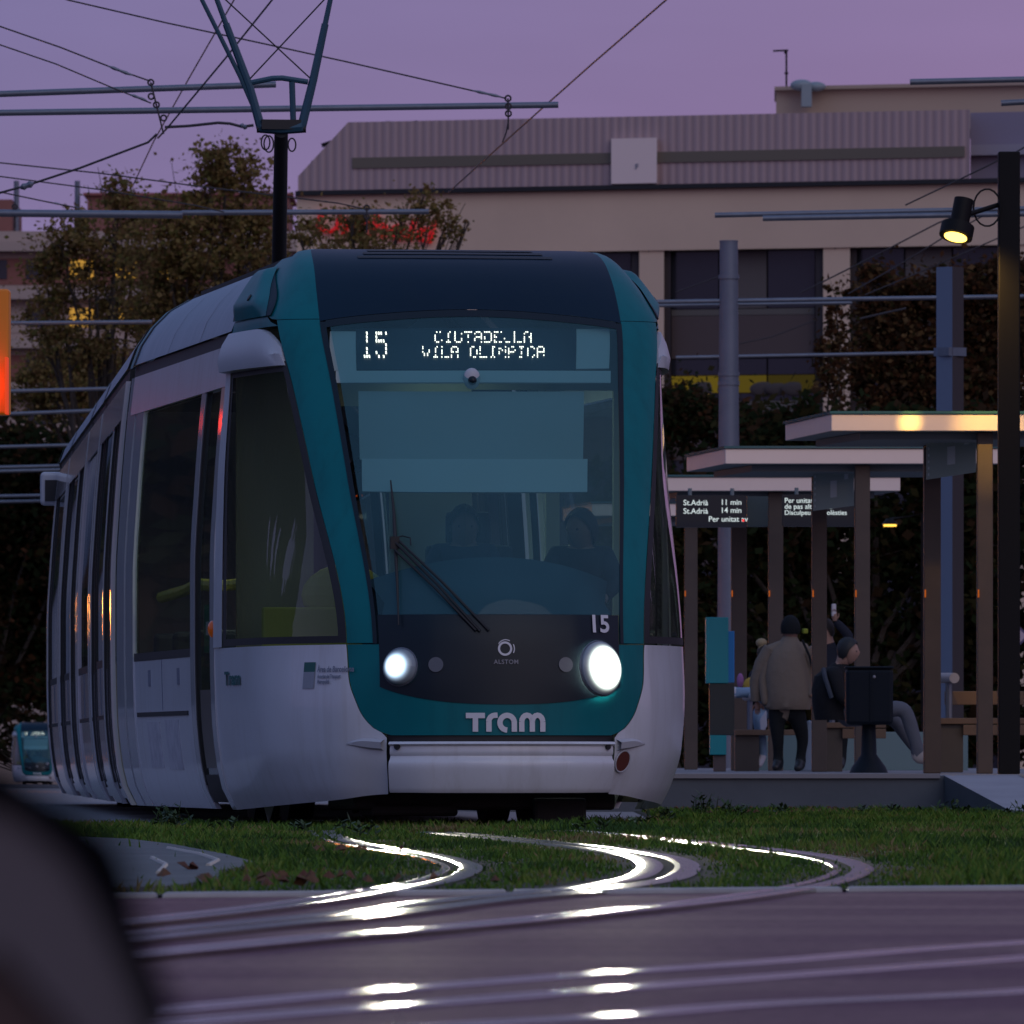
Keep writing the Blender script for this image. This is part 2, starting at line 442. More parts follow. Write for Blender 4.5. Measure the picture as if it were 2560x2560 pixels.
for sgn in (-1, 1):
    mb = MB(); ring = []
    for k in range(17):
        u = k/16; s = lerp(3.05, 5.0, u)
        bul = .010 + .045 * math.sin(PI*min(1, u*1.25)**.6 * .5)
        drop = .0 if u > .35 else .12*(1-u/.35)**2
        ring.append([SP(sgn*s, 2.63, .0), SP(sgn*s, 2.635, bul), SP(sgn*s, 2.70, bul+.015), SP(sgn*s, 2.79 - drop, bul*.95), SP(sgn*s, 2.862 - drop, bul*.35), SP(sgn*s, 2.866 - drop, -.02)])
    mb.grid(ring, 0, flip=sgn > 0)
    mb.add(ring[0], [tuple(range(6))]); mb.add(ring[-1], [tuple(range(6))])
    mb.build('window_hood', M['white_clean'], tram, True)
# cab side windows with dark rubber surround
for o in patch('cab_window', lambda u, v: lerp(3.14, 4.72, u), lambda u, v: lerp(1.085, 2.60, v), 16, 20, M['sideglass'], off=.002, mirror=True): pass
def surround(side):
    mb = MB()
    def strip(a, b, c, d, nu, nv):
        P = [[SP(side*lerp(a, b, i/nu), lerp(c, d, j/nv), .006) for j in range(nv+1)] for i in range(nu+1)]
        mb.grid(P, 0, flip=side > 0)
    strip(3.0, 3.14, 1.045, 2.66, 2, 20); strip(4.72, 4.80, 1.045, 2.66, 2, 20)
    strip(3.14, 4.72, 1.045, 1.085, 12, 1); strip(3.14, 4.72, 2.60, 2.66, 12, 1)
    mb.build('window_seal', M['black'], tram, True)
surround(1); surround(-1)
patch('cab_post', lambda u, v: lerp(4.80, 5.0, u), lambda u, v: lerp(1.04, 2.67, v), 3, 20, M['white'], off=.012, mirror=True)
# white lower corners
low_w = lambda s: pchip([0, 1.6, 2.2, 3.0, 4.0, 5.0], [.20, .20, .19, .17, .13, .10], s)
for sgn in (-1, 1):
    mb = MB(); P = []
    nu, nv = 34, 34
    for j in range(nv + 1):
        v = j/nv; row = []
        for i in range(nu + 1):
            u = i/nu
            w_ = lerp(.10, 1.036, v)
            s0 = bibw(w_) + .015 if w_ > .53 else 1.70
            s_ = lerp(s0, 5.0, u**1.15)
            w2 = max(w_, low_w(s_)) if w_ < .3 else w_
            row.append(SP(sgn*s_, w2, .004))
        P.append(row)
    mb.grid(P, 0, flip=sgn < 0)
    mb.build('cab_lower_panel', M['white'], tram, True)
# bumper with a pinched upper ledge
def bump_off(u, v):
    prof = pchip([0, .06, .5, .66, .70, .78, .92, .97, 1], [.0, .035, .04, .03, .012, .022, .02, .045, .03], v)
    return prof
bumper = patch('bumper', lambda u, v: lerp(-1.62, 1.62, u), lambda u, v: lerp(.205, .492, v), 36, 22, M['white'], off=bump_off, thick=.05)[0]
patch('bumper_gap', lambda u, v: lerp(-1.72, 1.72, u), lambda u, v: lerp(.20, .53, v), 30, 6, M['black'], off=-.012)
for sgn in (-1, 1):      # corner blades beside the bumper
    mb = MB(); P = []
    for i in range(15):
        u = i/14; s_ = lerp(1.74, 2.86, u); h = .05 * (1 - u**2.2)
        P.append([SP(sgn*s_, .44 + .035*u, .006), SP(sgn*s_, .445 + .03*u + h*.2, .03*(1-u)+.006), SP(sgn*s_, .44 + h + .035*u, .036*(1-u)+.007), SP(sgn*s_, .455 + h + .03*u, .006)])
    mb.grid(P, 0, flip=sgn > 0); mb.build('corner_trim', M['white_clean'], tram, True)
for s_ in (-1.5, 1.5):
    mb = MB(); p = SP(s_, .465, .025); mb.disc(p, .018, SN(s_, .465), 12); mb.build('bumper_bolt', M['black'], tram)
# round coupling cover on the right corner
s_, w_ = sw(1553, 1902, 2.3, .4)
mb = MB(); p = SP(s_, w_, .004); n_ = SN(s_, w_)
mb.disc(p, .058, n_, 24, 0, .008); ring = MB(); a = n_.orthogonal().normalized(); b = n_.cross(a)
ring.tube([p + n_*.006 + .062*(math.cos(t)*a + math.sin(t)*b) for t in np.linspace(0, 2*PI, 25)], .005, 6)
lamp = mb.build('marker_lamp', mat('dull_red_lens', (.12, .035, .03), .3), tram)
ring.build('lamp_ring', M['white_clean'], lamp)

# --- headlamps -----------------------------------------------------
for px, py, rr, st, tint in ((1003, 1668, .076, 70, (.55, .76, 1.0)), (1497, 1672, .112, 90, (.88, 1.0, .90))):
    s_, w_ = sw(px, py, -1 if px < 1250 else 1, .9)
    p = SP(s_, w_, .006); n_ = SN(s_, w_)
    mb = MB()
    a = n_.cross(Vector((0, 0, 1))).normalized()*-1; b = a.cross(n_)*-1; m_ = 30
    rings = []
    for q, z in ((1.36, .000), (1.35, .022), (1.2, .040), (1.0, .052), (.8, .060), (.55, .067), (.3, .071), (.02, .072)):
        rings.append([p + n_*z + rr*q*(math.cos(2*PI*k/m_)*a + math.sin(2*PI*k/m_)*b) for k in range(m_+1)])
    mb.grid(rings, 0)
    lm = bpy.data.materials.new('headlamp_lens'); lm.use_nodes = True; ln = lm.node_tree; lb = ln.nodes['Principled BSDF']
    lb.inputs['Base Color'].default_value = (.25, .30, .34, 1); lb.inputs['Roughness'].default_value = .15
    lt = ln.nodes.new('ShaderNodeTexCoord'); ls = ln.nodes.new('ShaderNodeVectorMath'); ls.operation = 'LENGTH'
    ln.links.new(lt.outputs['Object'], ls.inputs[0])
    lr = ln.nodes.new('ShaderNodeMapRange'); lr.inputs[1].default_value = rr*.55; lr.inputs[2].default_value = rr*1.36; lr.inputs[3].default_value = 1; lr.inputs[4].default_value = 0
    ln.links.new(ls.outputs['Value'], lr.inputs[0])
    lpw = ln.nodes.new('ShaderNodeMath'); lpw.operation = 'POWER'; lpw.inputs[1].default_value = 3.2; ln.links.new(lr.outputs[0], lpw.inputs[0])
    lml = ln.nodes.new('ShaderNodeMath'); lml.operation = 'MULTIPLY'; lml.inputs[1].default_value = st; ln.links.new(lpw.outputs[0], lml.inputs[0])
    ln.links.new(lml.outputs[0], lb.inputs['Emission Strength']); lb.inputs['Emission Color'].default_value = (*tint, 1)
    hl = mb.build('headlight', lm, tram, True, origin=p)
    mb = MB(); mb.tube([n_*.006 + (rr*1.36+.003)*(math.cos(t)*a + math.sin(t)*b) for t in np.linspace(0, 2*PI, 33)], .005, 6)
    mb.build('lamp_bezel', M['steel'], hl)
    ld = bpy.data.lights.new('headlight_beam', 'SPOT'); ld.energy = 1150; ld.spot_size = R(26); ld.spot_blend = .9
    ld.color = (1.0, .94, .76); ld.shadow_soft_size = .05
    lo = bpy.data.objects.new('headlight_beam', ld); C.objects.link(lo); lo.parent = tram
    lo.location = p + n_ * .10
    d_ = Vector((.02, -1, -.028)).normalized()
    lo.rotation_euler = d_.to_track_quat('-Z', 'Y').to_euler()
for px, py in ((1090, 1662), (1413, 1662)):
    s_, w_ = sw(px, py, .0, .9); mb = MB(); p = SP(s_, w_, .004); n_ = SN(s_, w_)
    mb.disc(p, .042, n_, 24, 0, .008)
    mb.build('fog_lamp', mat('unlit_lens', (.09, .10, .12), .25), tram)

# --- lettering on the nose ------------------------------------------
def on_nose(px0, py0, off=.012, s0=0., w0=.6):
    """returns mapper of metres (x right, y up) around the surveyed point, wrapped over the nose"""
    s_, w_ = sw(px0, py0, s0, w0); base = S(s_, w_)
    def mp_(x, y):
        tgt = base.x + x; s = s_; w = w_ + y
        for _ in range(12):
            q = S(s, w); g = (S(s+.01, w).x - q.x) / .01
            if abs(g) < 1e-4: break
            s = min(max(s + (tgt - q.x)/g, -4.9), 4.9)
        return SP(s, w, off)
    return mp_
def text_on(me, mapper, m, name, parent, sub=1):
    bm_ = bmesh.new(); bm_.from_mesh(me)
    for v in bm_.verts: v.co = mapper(v.co.x, v.co.y)
    bm_.to_mesh(me); bm_.free(); me.materials.clear(); me.materials.append(m)
    o = bpy.data.objects.new(name, me); C.objects.link(o); o.parent = parent
    return o
# the operator's wordmark: T r a m
mp_ = on_nose(1264, 1806); mb = MB(); tw = .030
X = lambda x: x - .221; Y = lambda y: y - .052
L = lambda pts, **k: stroke(mb, [(X(x), Y(y)) for x, y in pts], tw, mp_, **k)
L([(0, .090), (.035, .09), (.07, .09), (.105, .09)]); L([(.0525, .08), (.0525, .04), (.0525, 0)])
L([(.127, 0), (.127, .03), (.127, .055)]); L(arc(.160, .055, .034, 180, 95, 6, .036) + [(.175, .092)])
L(arc(.228, .050, .040, 0, 270, 18, .041)); L([(.268, .06), (.268, .03), (.268, 0)]); 
L([(.310, 0), (.310, .03), (.310, .055)]); L(arc(.340, .055, .030, 180, 0, 8, .037)); L([(.370, .055), (.370, .03), (.370, 0)])
L(arc(.400, .055, .030, 180, 0, 8, .037)); L([(.430, .055), (.430, .03), (.430, 0)])
mb.build('wordmark', M['logo'], tram)
# maker's badge: ring, swirl and name
mp_ = on_nose(1262, 1622, .012, 0, .9); mb = MB()
stroke(mb, arc(0, 0, .034, 0, 360, 28)[:-1], .012, mp_, closed=True)
stroke(mb, arc(.004, .003, .046, 60, 150, 10), .005, mp_); stroke(mb, arc(.0, 0, .052, -28, 28, 8), .006, mp_)
mb.build('maker_badge', M['logo'], tram)
me = text_mesh('ALSTOM', .034, .0006, 'CENTER', spacing=1.1)
mp_ = on_nose(1265, 1660, .012, 0, .9); text_on(me, mp_, mat('dim_lettering', (.22, .22, .25), .5), 'maker_name', tram)
me = text_mesh('15', .135, .003, 'CENTER'); mp_ = on_nose(1496, 1581, .012, 1.4, 1.1); text_on(me, mp_, M['logo'], 'fleet_number', tram)
# logos on the left corner (read from the front)
def side_text(txt, size, px, py, m, name, s0=-4, w0=.8, sx=1.0, off=.012, bold=.001):
    me = text_mesh(txt, size, bold)
    s_, w_ = sw(px, py, s0, w0); base = S(s_, w_)
    def mp2(x, y):
        # walk along the panel horizontally by arc length
        s = s_; rem = x*sx; q = S(s, w_ + y)
        st = .02
        while rem > 0 and s < -1.2:
            q2 = S(s + st, w_ + y); dl = (q2 - q).length
            if dl >= rem: s += st*rem/dl; break
            rem -= dl; s += st; q = q2
        return SP(s, w_ + y, off)
    text_on(me, mp2, m, name, tram)
side_text('Tram', .105, 566, 1712, M['tealtext'], 'side_wordmark', -4.9, .8, 2.1, bold=.004)
side_text('Àrea de Barcelona', .044, 797, 1680, M['greytext'], 'authority_name', -3.6, .8, .95)
side_text('Autoritat del Transport', .030, 797, 1696, M['greytext'], 'authority_name', -3.6, .8, .75)
side_text('Metropolità', .030, 797, 1709, M['greytext'], 'authority_name', -3.6, .8, .8)
s1, w1 = sw(764, 1656, -3.7, .8); s2, w2 = sw(790, 1680, -3.7, .8); w3 = sw(764, 1722, -3.7, .8)[1]
patch('authority_emblem', lambda u, v: lerp(s1, s2, u), lambda u, v: lerp(w2, w1, v), 4, 2, mat('emblem_green', (.005, .10, .085), .5), off=.008)
patch('authority_emblem', lambda u, v: lerp(s1, s2, u), lambda u, v: lerp(w3, w2, v), 4, 2, mat('emblem_grey', (.27, .29, .34), .5), off=.008)
# roof louvres
for dw in (.0, .027, .05):
    patch('roof_louvre', lambda u, v: lerp(-1.35+dw*3, 1.25-dw*3, u), lambda u, v: 3.272 + dw + .014*v, 20, 1, M['black'], off=.004)

# --- cab interior ----------------------------------------------------
# destination box
c0 = sw(891, 814, -1, 2.8); c1 = sw(1443, 914, 1, 2.6)
def inner(name, px0, py0, px1, py1, m, off, nu=12, nv=4):
    a = sw(px0, py0, -.8 if px0 < 1200 else .5, 2.4); b = sw(px1, py0, .8, 2.4); c = sw(px0, py1, -.8 if px0 < 1200 else .5, 2.2); d = sw(px1, py1, .8, 2.2)
    def sf(u, v): return lerp(lerp(c[0], d[0], u), lerp(a[0], b[0], u), v)
    def wf(u, v): return lerp(lerp(c[1], d[1], u), lerp(a[1], b[1], u), v)
    return patch(name, sf, wf, nu, nv, m, off=off, thick=.01)[0]
disp = inner('destination_display', 891, 812, 1443, 916, mat('display_black', (.006, .016, .024), .5), -.03)
inner('display_trim', 824, 818, 890, 918, M['blind2'], -.035)
inner('display_trim', 1444, 812, 1528, 912, M['blind2'], -.035)
inner('header_rail', 838, 922, 1530, 952, M['blind2'], -.02)
inner('sun_blind', 892, 960, 1470, 1134, M['blind'], -.07)
inner('sun_blind', 898, 1134, 1480, 1216, M['blind2'], -.06)
s_, w_ = sw(1180, 942, 0, 2.5)
mb = MB(); p = SP(s_, w_, -.015); mb.ball(p, .055, 14, 10, (.9, .5, 1.1)); camh = mb.build('cab_camera', M['white_clean'], tram, True)
mb = MB(); mb.ball(p + Vector((0, -.025, -.012)), .026, 12, 8); mb.build('camera_lens', M['mask'], camh, True)
GLY = {'C': '01110 10001 10000 10000 10000 10001 01110', 'I': '01110 00100 00100 00100 00100 00100 01110', 'U': '10001 10001 10001 10001 10001 10001 01110',
 'T': '11111 00100 00100 00100 00100 00100 00100', 'A': '01110 10001 10001 11111 10001 10001 10001', 'D': '11110 10001 10001 10001 10001 10001 11110',
 'E': '11111 10000 10000 11110 10000 10000 11111', 'L': '10000 10000 10000 10000 10000 10000 11111', 'V': '10001 10001 10001 10001 01010 01010 00100',
 'O': '01110 10001 10001 10001 10001 10001 01110', 'M': '10001 11011 10101 10101 10001 10001 10001', 'P': '11110 10001 10001 11110 10000 10000 10000',
 '1': '00100 01100 00100 00100 00100 00100 01110', '5': '11111 10000 11110 00001 00001 10001 01110', ' ': '00000 ' * 7}
def leds(txt, px, py, cell, name, sxm=1.0, drop=.2, cw=1.0):
    mb = MB(); rnd = random.Random(4)
    for i, ch in enumerate(txt):
        rows = GLY[ch].split()
        for r_, row in enumerate(rows):
            for c_, b_ in enumerate(row):
                if b_ == '1' and rnd.random() > drop:
                    x = px + (i*6 + c_)*cell*cw; y = py + r_*cell*sxm
                    s_, w_ = sw(x, y, (x-1180)/300, 2.75); s2_, w2_ = sw(x + cell*.74*cw, y + cell*.74*sxm, (x-1180)/300, 2.75)
                    mb.add([SP(s_, w_, -.024), SP(s2_, w_, -.024), SP(s2_, w2_, -.024), SP(s_, w2_, -.024)], [(0, 1, 2, 3)])
    return mb.build(name, M['led'], disp)
leds('15', 903, 822, 6.0, 'led_lettering', 1.62, .12, 1.0)
leds('CIUTADELLA', 1087, 821, 4.15, 'led_lettering', 1.0, .22)
leds('VILA OLIMPICA', 1056, 858, 4.0, 'led_lettering', 1.06, .22)
# dashboard, partition, driver's seat
mb = MB(); P = []
for i in range(21):
    u = i/20; s_ = lerp(-1.85, 1.85, u); hh = 1.40 + .13*math.sin(PI*u)
    P.append([SP(s_, 1.18, -.03), SP(s_, 1.30, -.10), S(s_, 1.30) + Vector((0, .35, hh-1.30)), S(s_, 1.30) + Vector((0, .55, hh-1.36)), S(s_, 1.30) + Vector((0, .60, -.6))])
mb.grid(P, 0, flip=True); mb.build('dashboard', mat('dash_blue', (.018, .045, .062), .8), tram, True)
mb = MB()
for x0, x1, z0, z1 in ((-1.2, -.75, .35, 2.9), (-.30, .18, .35, 2.9), (.62, .70, .35, 2.9), (1.02, 1.2, .35, 2.9), (-.75, -.3, 2.45, 2.9), (-.75, -.3, .35, 1.3), (.18, 1.1, 2.55, 2.9), (.18, 1.1, .35, 1.2)):
    mb.box(((x0+x1)/2, 2.55, (z0+z1)/2), (x1-x0, .05, z1-z0))
mb.build('cab_partition', mat('cab_grey', (.27, .29, .22), .7), tram)
mb = MB(); mb.box((.05, 1.75, 1.25), (.5, .12, .75)); mb.box((.05, 1.5, .85), (.5, .5, .12)); mb.box((.05, 1.78, 1.72), (.26, .09, .2))
mb.build('cab_seat', M['seat'], tram, bevel=.03)
mb = MB(); mb.box((0, 1.9, .34), (1.6, 1.5, .06)); mb.build('cab_floor', M['under'], tram)
# yellow-green seats seen through the cab's side window
mb = MB(); 
mb.box((-.80, 2.05, 1.02), (.62, .10, .50)); mb.ball((-.62, 2.12, 1.34), .20, 16, 10, (1.3, .35, .9))
mb.build('passenger_seat', mat('seat_olive', (.30, .32, .05), .6), tram, bevel=.04)

# --- wiper -------------------------------------------------------------
def wpt(px, py, off=.03): 
    s_, w_ = sw(px, py, -.9, 1.6); return SP(s_, w_, off)
mb = MB(); mb.tube([wpt(979, 1208), wpt(988, 1290), wpt(992, 1355), wpt(998, 1450), wpt(1003, 1566)], [.004, .009, .012, .008, .004], 6)
wip = mb.build('wiper_blade', M['black'], wind)
mb = MB()
for a, b in (((992, 1352), (1222, 1578)), ((996, 1368), (1200, 1580)), ((994, 1385), (1190, 1578))):
    mb.tube([wpt(*a, .05), wpt(lerp(a[0], b[0], .5), lerp(a[1], b[1], .5), .045), wpt(*b, .02)], .0075, 6)
mb.box(wpt(992, 1366, .04), (.05, .04, .07))
mb.tube([wpt(985, 1352), wpt(1010, 1347), wpt(1028, 1352), wpt(1030, 1370)], .004, 5)
mb.build('wiper_arm', M['black'], wind)

# ================================================================ tram modules
OFFW = [.09, .20, .40, .70, 1.1, 1.5, 2.0, 2.5, 2.85]
OFFL = [-.14, -.08, -.035, -.008, 0, 0, -.025, -.065, -.105]
side_l = lambda w: HALF + pchip(OFFW, OFFL, w)
ROOF = [(2.88, 1.235), (3.0, 1.19), (3.12, 1.11), (3.22, 1.01), (3.30, .87), (3.34, .74)]
J1 = Vector((0, 7.85, 0)); MY = R(-4.75)
def xf_front(p): return Vector(p)
_Mr = Matrix.Rotation(MY, 3, 'Z')
def xf_rear(p): return J1 + _Mr @ (Vector(p))
def side_quad(mb, sgn, y0, y1, w0, w1, off, xf, nw=10, mi=0):
    P = [[xf((sgn*(side_l(lerp(w0, w1, j/nw)) + off), y, lerp(w0, w1, j/nw))) for j in range(nw+1)] for y in (y0, y1)]
    mb.grid(P, mi, flip=(sgn < 0))
    # returns so the panel has thickness
    Q = [[xf((sgn*(side_l(lerp(w0, w1, j/nw)) + off - .03), y, lerp(w0, w1, j/nw))) for j in range(nw+1)] for y in (y0, y1)]
    mb.grid([P[0], Q[0]], mi, flip=(sgn < 0)); mb.grid([Q[1], P[1]], mi, flip=(sgn < 0))
    mb.grid([[P[0][0], Q[0][0]], [P[1][0], Q[1][0]]], mi, flip=(sgn > 0)); mb.grid([[P[0][-1], Q[0][-1]], [P[1][-1], Q[1][-1]]], mi, flip=(sgn < 0))
def sq(name, m, sgn, y0, y1, w0, w1, off, xf, nw=10, parent=tram):
    mb = MB(); side_quad(mb, sgn, y0, y1, w0, w1, off, xf, nw); return mb.build(name, m, parent, True)
def module(y0, y1, xf, layout, front=False, rib=True):
    """layout: list of (kind, length); kinds post, window, door"""
    # roof shell, gutter, floor and underframe
    for sgn in (-1, 1):
        mb = MB(); ny = 6
        P = [[xf((sgn*l, lerp(y0, y1 - .06, i/ny), w)) for w, l in ROOF] for i in range(ny+1)]
        mb.grid(P, 0, flip=sgn < 0); sh = mb.build('roof_fairing', M['roofwhite'], tram, True)
        mb = MB(); P = [[xf((sgn*(l+.012), y, w)) for w, l in [(2.86, 1.24)] + ROOF] for y in (y1 - .16, y1 - .02)]
        mb.grid(P, 0, flip=sgn < 0); mb.build('fairing_rib', M['teal'], sh, True)
        for q in (.30, .62):
            mb = MB(); yy = lerp(y0, y1, q)
            P = [[xf((sgn*(l+.002), y, w + .002)) for w, l in ROOF] for y in (yy, yy + .012)]
            mb.grid(P, 0, flip=sgn < 0); mb.build('fairing_seam', M['black'], sh)
        sq('roof_gutter', M['black'], sgn, y0, y1, 2.80, 2.875, -.008, xf, 2)
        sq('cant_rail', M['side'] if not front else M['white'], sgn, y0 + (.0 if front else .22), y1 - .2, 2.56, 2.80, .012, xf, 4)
    mb = MB(); q0, q1 = xf((-.80, y0, 3.325)), xf((.80, y0, 3.325)); q2, q3 = xf((.80, y1, 3.325)), xf((-.80, y1, 3.325))
    mb.prism([q0, q1, q2, q3], (0,0,0), (0,0,.03)); mb.build('roof_deck', M['under'], tram)
    mb = MB(); mb.prism([xf((-1.12, y0, .26)), xf((1.12, y0, .26)), xf((1.12, y1, .26)), xf((-1.12, y1, .26))], (0,0,0), (0,0,.10)); mb.build('floor_pan', M['under'], tram)
    for sgn in (-1, 1):
        y = y0
        for kind, ln in layout:
            ya, yb = y, y + ln
            if kind == 'post':
                sq('body_post', M['post'], sgn, ya, yb, .10, 2.80, .008 if front else .012, xf, 22)
            elif kind == 'window':
                sq('side_window', M['sideglass'], sgn, ya + .02, yb - .02, 1.02, 2.55, -.004, xf, 14)
                mb = MB(); side_quad(mb, sgn, ya + .02, yb - .02, 1.00, 1.05, .002, xf, 2); mb.build('window_seal', M['black'], tram)
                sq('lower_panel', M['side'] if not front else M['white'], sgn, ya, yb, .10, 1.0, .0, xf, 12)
                sq('panel_slot', M['black'], sgn, ya + .22, yb - .14, .655, .682, .006, xf, 1)
                ym = (ya+yb)/2
                sq('panel_joint', M['greytext'], sgn, ym, ym + .012, .69, 1.0, .004, xf, 4)
                if sgn < 0 and front:
                    for a_, b_, c_, d_ in ((ya+1.75, ya+2.4, .34, .62), (ya+.75, ya+1.45, .33, .63)):
                        sq('cleaned_patch', M['scuff'], sgn, a_, b_, c_, d_, .004, xf, 4)
                    for yy in (ya + .62, ya + 2.15):
                        sq('panel_latch', M['greytext'], sgn, yy, yy + .10, .84, .94, .006, xf, 2)
            elif kind == 'gap':
                sq('joint_gap', M['mask'], sgn, ya, yb, .12, 2.80, -.03, xf, 16)
            elif kind == 'door':
                d = sq('door', M['sideglass'], sgn, ya + .03, yb - .03, .98 if not front else .30, 2.58, -.012, xf, 18)
                if not front:
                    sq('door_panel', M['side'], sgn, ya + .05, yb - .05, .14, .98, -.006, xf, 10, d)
                else:
                    sq('door_sill', M['under'], sgn, ya, yb, .14, .30, -.002, xf, 3, d)
                    sq('door_lower_glass', M['doorlow'], sgn, ya + .12, yb - .14, .34, .80, -.008, xf, 6, d)
                for a_, b_ in ((ya, ya + .05), (yb - .05, yb)):
                    sq('door_frame', M['black'], sgn, a_, b_, .24, 2.60, .004, xf, 18, d)
                if not front:
                    ym = (ya+yb)/2; sq('door_edge', M['black'], sgn, ym - .03, ym + .03, .2, 2.58, .0, xf, 18, d)
                    sq('door_rail', M['amberlamp'], sgn, ya+.05, yb-.35, 2.588, 2.60, .008, xf, 1, d)
            y = yb
    for kind, y in bogies_of.get((round(y0, 2), xf), ()): pass
bogies_of = {}
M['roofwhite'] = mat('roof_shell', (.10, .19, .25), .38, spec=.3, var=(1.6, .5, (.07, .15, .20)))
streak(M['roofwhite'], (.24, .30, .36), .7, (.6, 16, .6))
M['scuff'] = mat('scuffed_paint', (.36, .36, .41), .5, var=(9, .9, (.52, .52, .56)))
M['doorlow'] = mat('door_lower', (.11, .095, .085), .35)
M['amberlamp'] = mat('amber_strip', (.3, .04, .0), .4, emit=(1, .16, .02), estr=.12)
module(2.5, 7.65, xf_front, [('post', .20), ('door', .78), ('post', .20), ('window', 3.05), ('post', .40), ('gap', .10), ('post', .42)], front=True)
zz = .12
module(zz, 5.75, xf_rear, [('post', .17), ('window', .5), ('door', 1.3), ('post', .10), ('window', 1.95), ('door', 1.3), ('window', .13), ('post', .18)])
module(6.05, 9.55, xf_rear, [('post', .17), ('window', 3.15), ('post', .18)])
module(9.85, 15.95, xf_rear, [('post', .17), ('window', .5), ('door', 1.3), ('post', .10), ('window', 2.2), ('door', 1.3), ('window', .35), ('post', .18)])
module(16.25, 20.6, xf_rear, [('post', .17), ('window', 3.0), ('door', .8), ('window', .2), ('post', .18)])
# bellows between modules
for y0, y1, xf in ((7.62, 8.0, xf_front), (5.72, 6.1, xf_rear), (9.52, 9.9, xf_rear), (15.92, 16.3, xf_rear)):
    mb = MB()
    for k in range(5):
        y = lerp(y0, y1, k/4); g = .10 if k % 2 else .05
        P = [xf((-(side_l(w)-g), y, w)) for w in np.linspace(.2, 2.85, 12)] + [xf((-.75, y, 3.25)), xf((.75, y, 3.25))] + [xf(((side_l(w)-g), y, w)) for w in np.linspace(2.85, .2, 12)]
        if k: mb.grid([prev, P], 0)
        prev = P
    mb.build('bellows', M['black'], tram)
# rear cab: tapering tail
mb = MB(); P = []
for k, (y, sc_, rf) in enumerate(((20.6, 1, 1), (21.6, .94, 1), (22.5, .80, .97), (23.0, .62, .9), (23.2, .4, .8))):
    prof = [(-(side_l(w))*sc_, y, w*rf) for w in np.linspace(.12, 2.85, 14)] + [(-l*sc_, y, w*rf) for w, l in ROOF] + [(l*sc_, y, w*rf) for w, l in ROOF[::-1]] + [(side_l(w)*sc_, y, w*rf) for w in np.linspace(2.85, .12, 14)]
    P.append([xf_rear(q) for q in prof])
mb.grid(P, 0); mb.add(P[-1], [tuple(range(len(P[-1])))]); mb.build('tail_shell', M['white'], tram, True)
mb = MB(); mb.box(xf_rear((-1.27, 21.2, 2.69)), (.22, .30, .28), MY); mir = mb.build('mirror_camera', M['white_clean'], tram, bevel=.03)
mb = MB(); mb.box(xf_rear((-1.28, 21.04, 2.67)), (.13, .02, .18), MY); mb.build('mirror_face', M['black'], mir)
# bogies and wheels
def bogie(y, xf):
    mb = MB(); mb.box(xf((0, y, .30)), (2.0, 2.3, .16)); 
    for sgn in (-1, 1): mb.box(xf((sgn*1.02, y, .24)), (.10, 1.6, .20))
    b_ = mb.build('bogie', M['under'], tram)
    for sgn in (-1, 1):
        for dy in (-.8, .8):
            mb = MB(); c = xf((sgn*.7175, y + dy, .29)); a = xf((sgn*.7175 + 1, y + dy, .29)) - c
            mb.tube([c - a*.065, c + a*.065], .285, 28); mb.tube([c - a*.08*sgn, c - a*.055*sgn], .31, 28)
            mb.build('wheel', M['under'], b_)
bogie(4.4, xf_front); bogie(7.8, xf_rear); bogie(18.4, xf_rear)
mb = MB(); mb.box((0, 1.35, .165), (1.5, 1.1, .12)); mb.box((.42, .95, .10), (.30, .5, .15)); mb.box((-.4, 1.05, .12), (.5, .5, .10))
mb.build('underframe', M['under'], tram, bevel=.02)
mb = MB(); mb.add([(-1.08, 2.3, .16), (-1.0, 2.3, .16), (-1.04, 2.3, .02)], [(0, 1, 2)]); mb.prism([(-1.08, 2.3, .16), (-1.0, 2.3, .16), (-1.04, 2.3, .02)], (0,0,0), (0,.02,0)); mb.build('earth_tag', M['blind2'], tram)
# interior: yellow handrails and saloon seats
mb = MB(); mb.tube([(-1.17, 3.7, 1.42), (-1.17, 4.7, 1.45), (-1.17, 5.4, 1.42), (-1.17, 6.6, 1.40)], .036, 8); mb.tube([(-1.02, 2.85, 1.46), (-1.05, 3.4, 1.43), (-1.17, 3.7, 1.42)], .034, 8)
mb.tube([(-.95, 2.9, .35), (-.95, 2.9, 2.7)], .018, 8); mb.tube([(-.6, 4.9, .35), (-.6, 4.9, 2.7)], .018, 8)
mb.build('handrail', M['yellow'], tram, True)
for y in (4.2, 5.1, 6.1):
    for x in (-.85, .85):
        mb = MB(); mb.box((x, y, .66), (.8, .45, .10)); mb.box((x, y + .24, .92), (.8, .08, .5)); mb.build('saloon_seat', M['seat'], tram, bevel=.03)
s_ = 1
mb = MB(); side_quad(mb, -1, 2.85, 3.22, 1.02, 1.30, -.022, xf_front, 3); stk = mb.build('door_sticker', mat('sticker_green', (.004, .14, .05), .5), tram)
mb = MB(); side_quad(mb, -1, 2.98, 3.10, 1.12, 1.20, -.018, xf_front, 2); mb.build('sticker_mark', M['logo'], stk)
mb = MB(); mb.ball((-(side_l(1.13)+.005), 2.58, 1.15), .05, 12, 8, (.6, 1, 1)); mb.build('side_marker', M['amber'], tram, True)
mb = MB(); mb.ball(((side_l(1.13)+.005), 2.2, 1.20), .04, 12, 8, (.6, 1, 1)); mb.build('side_marker', M['under'], tram, True)

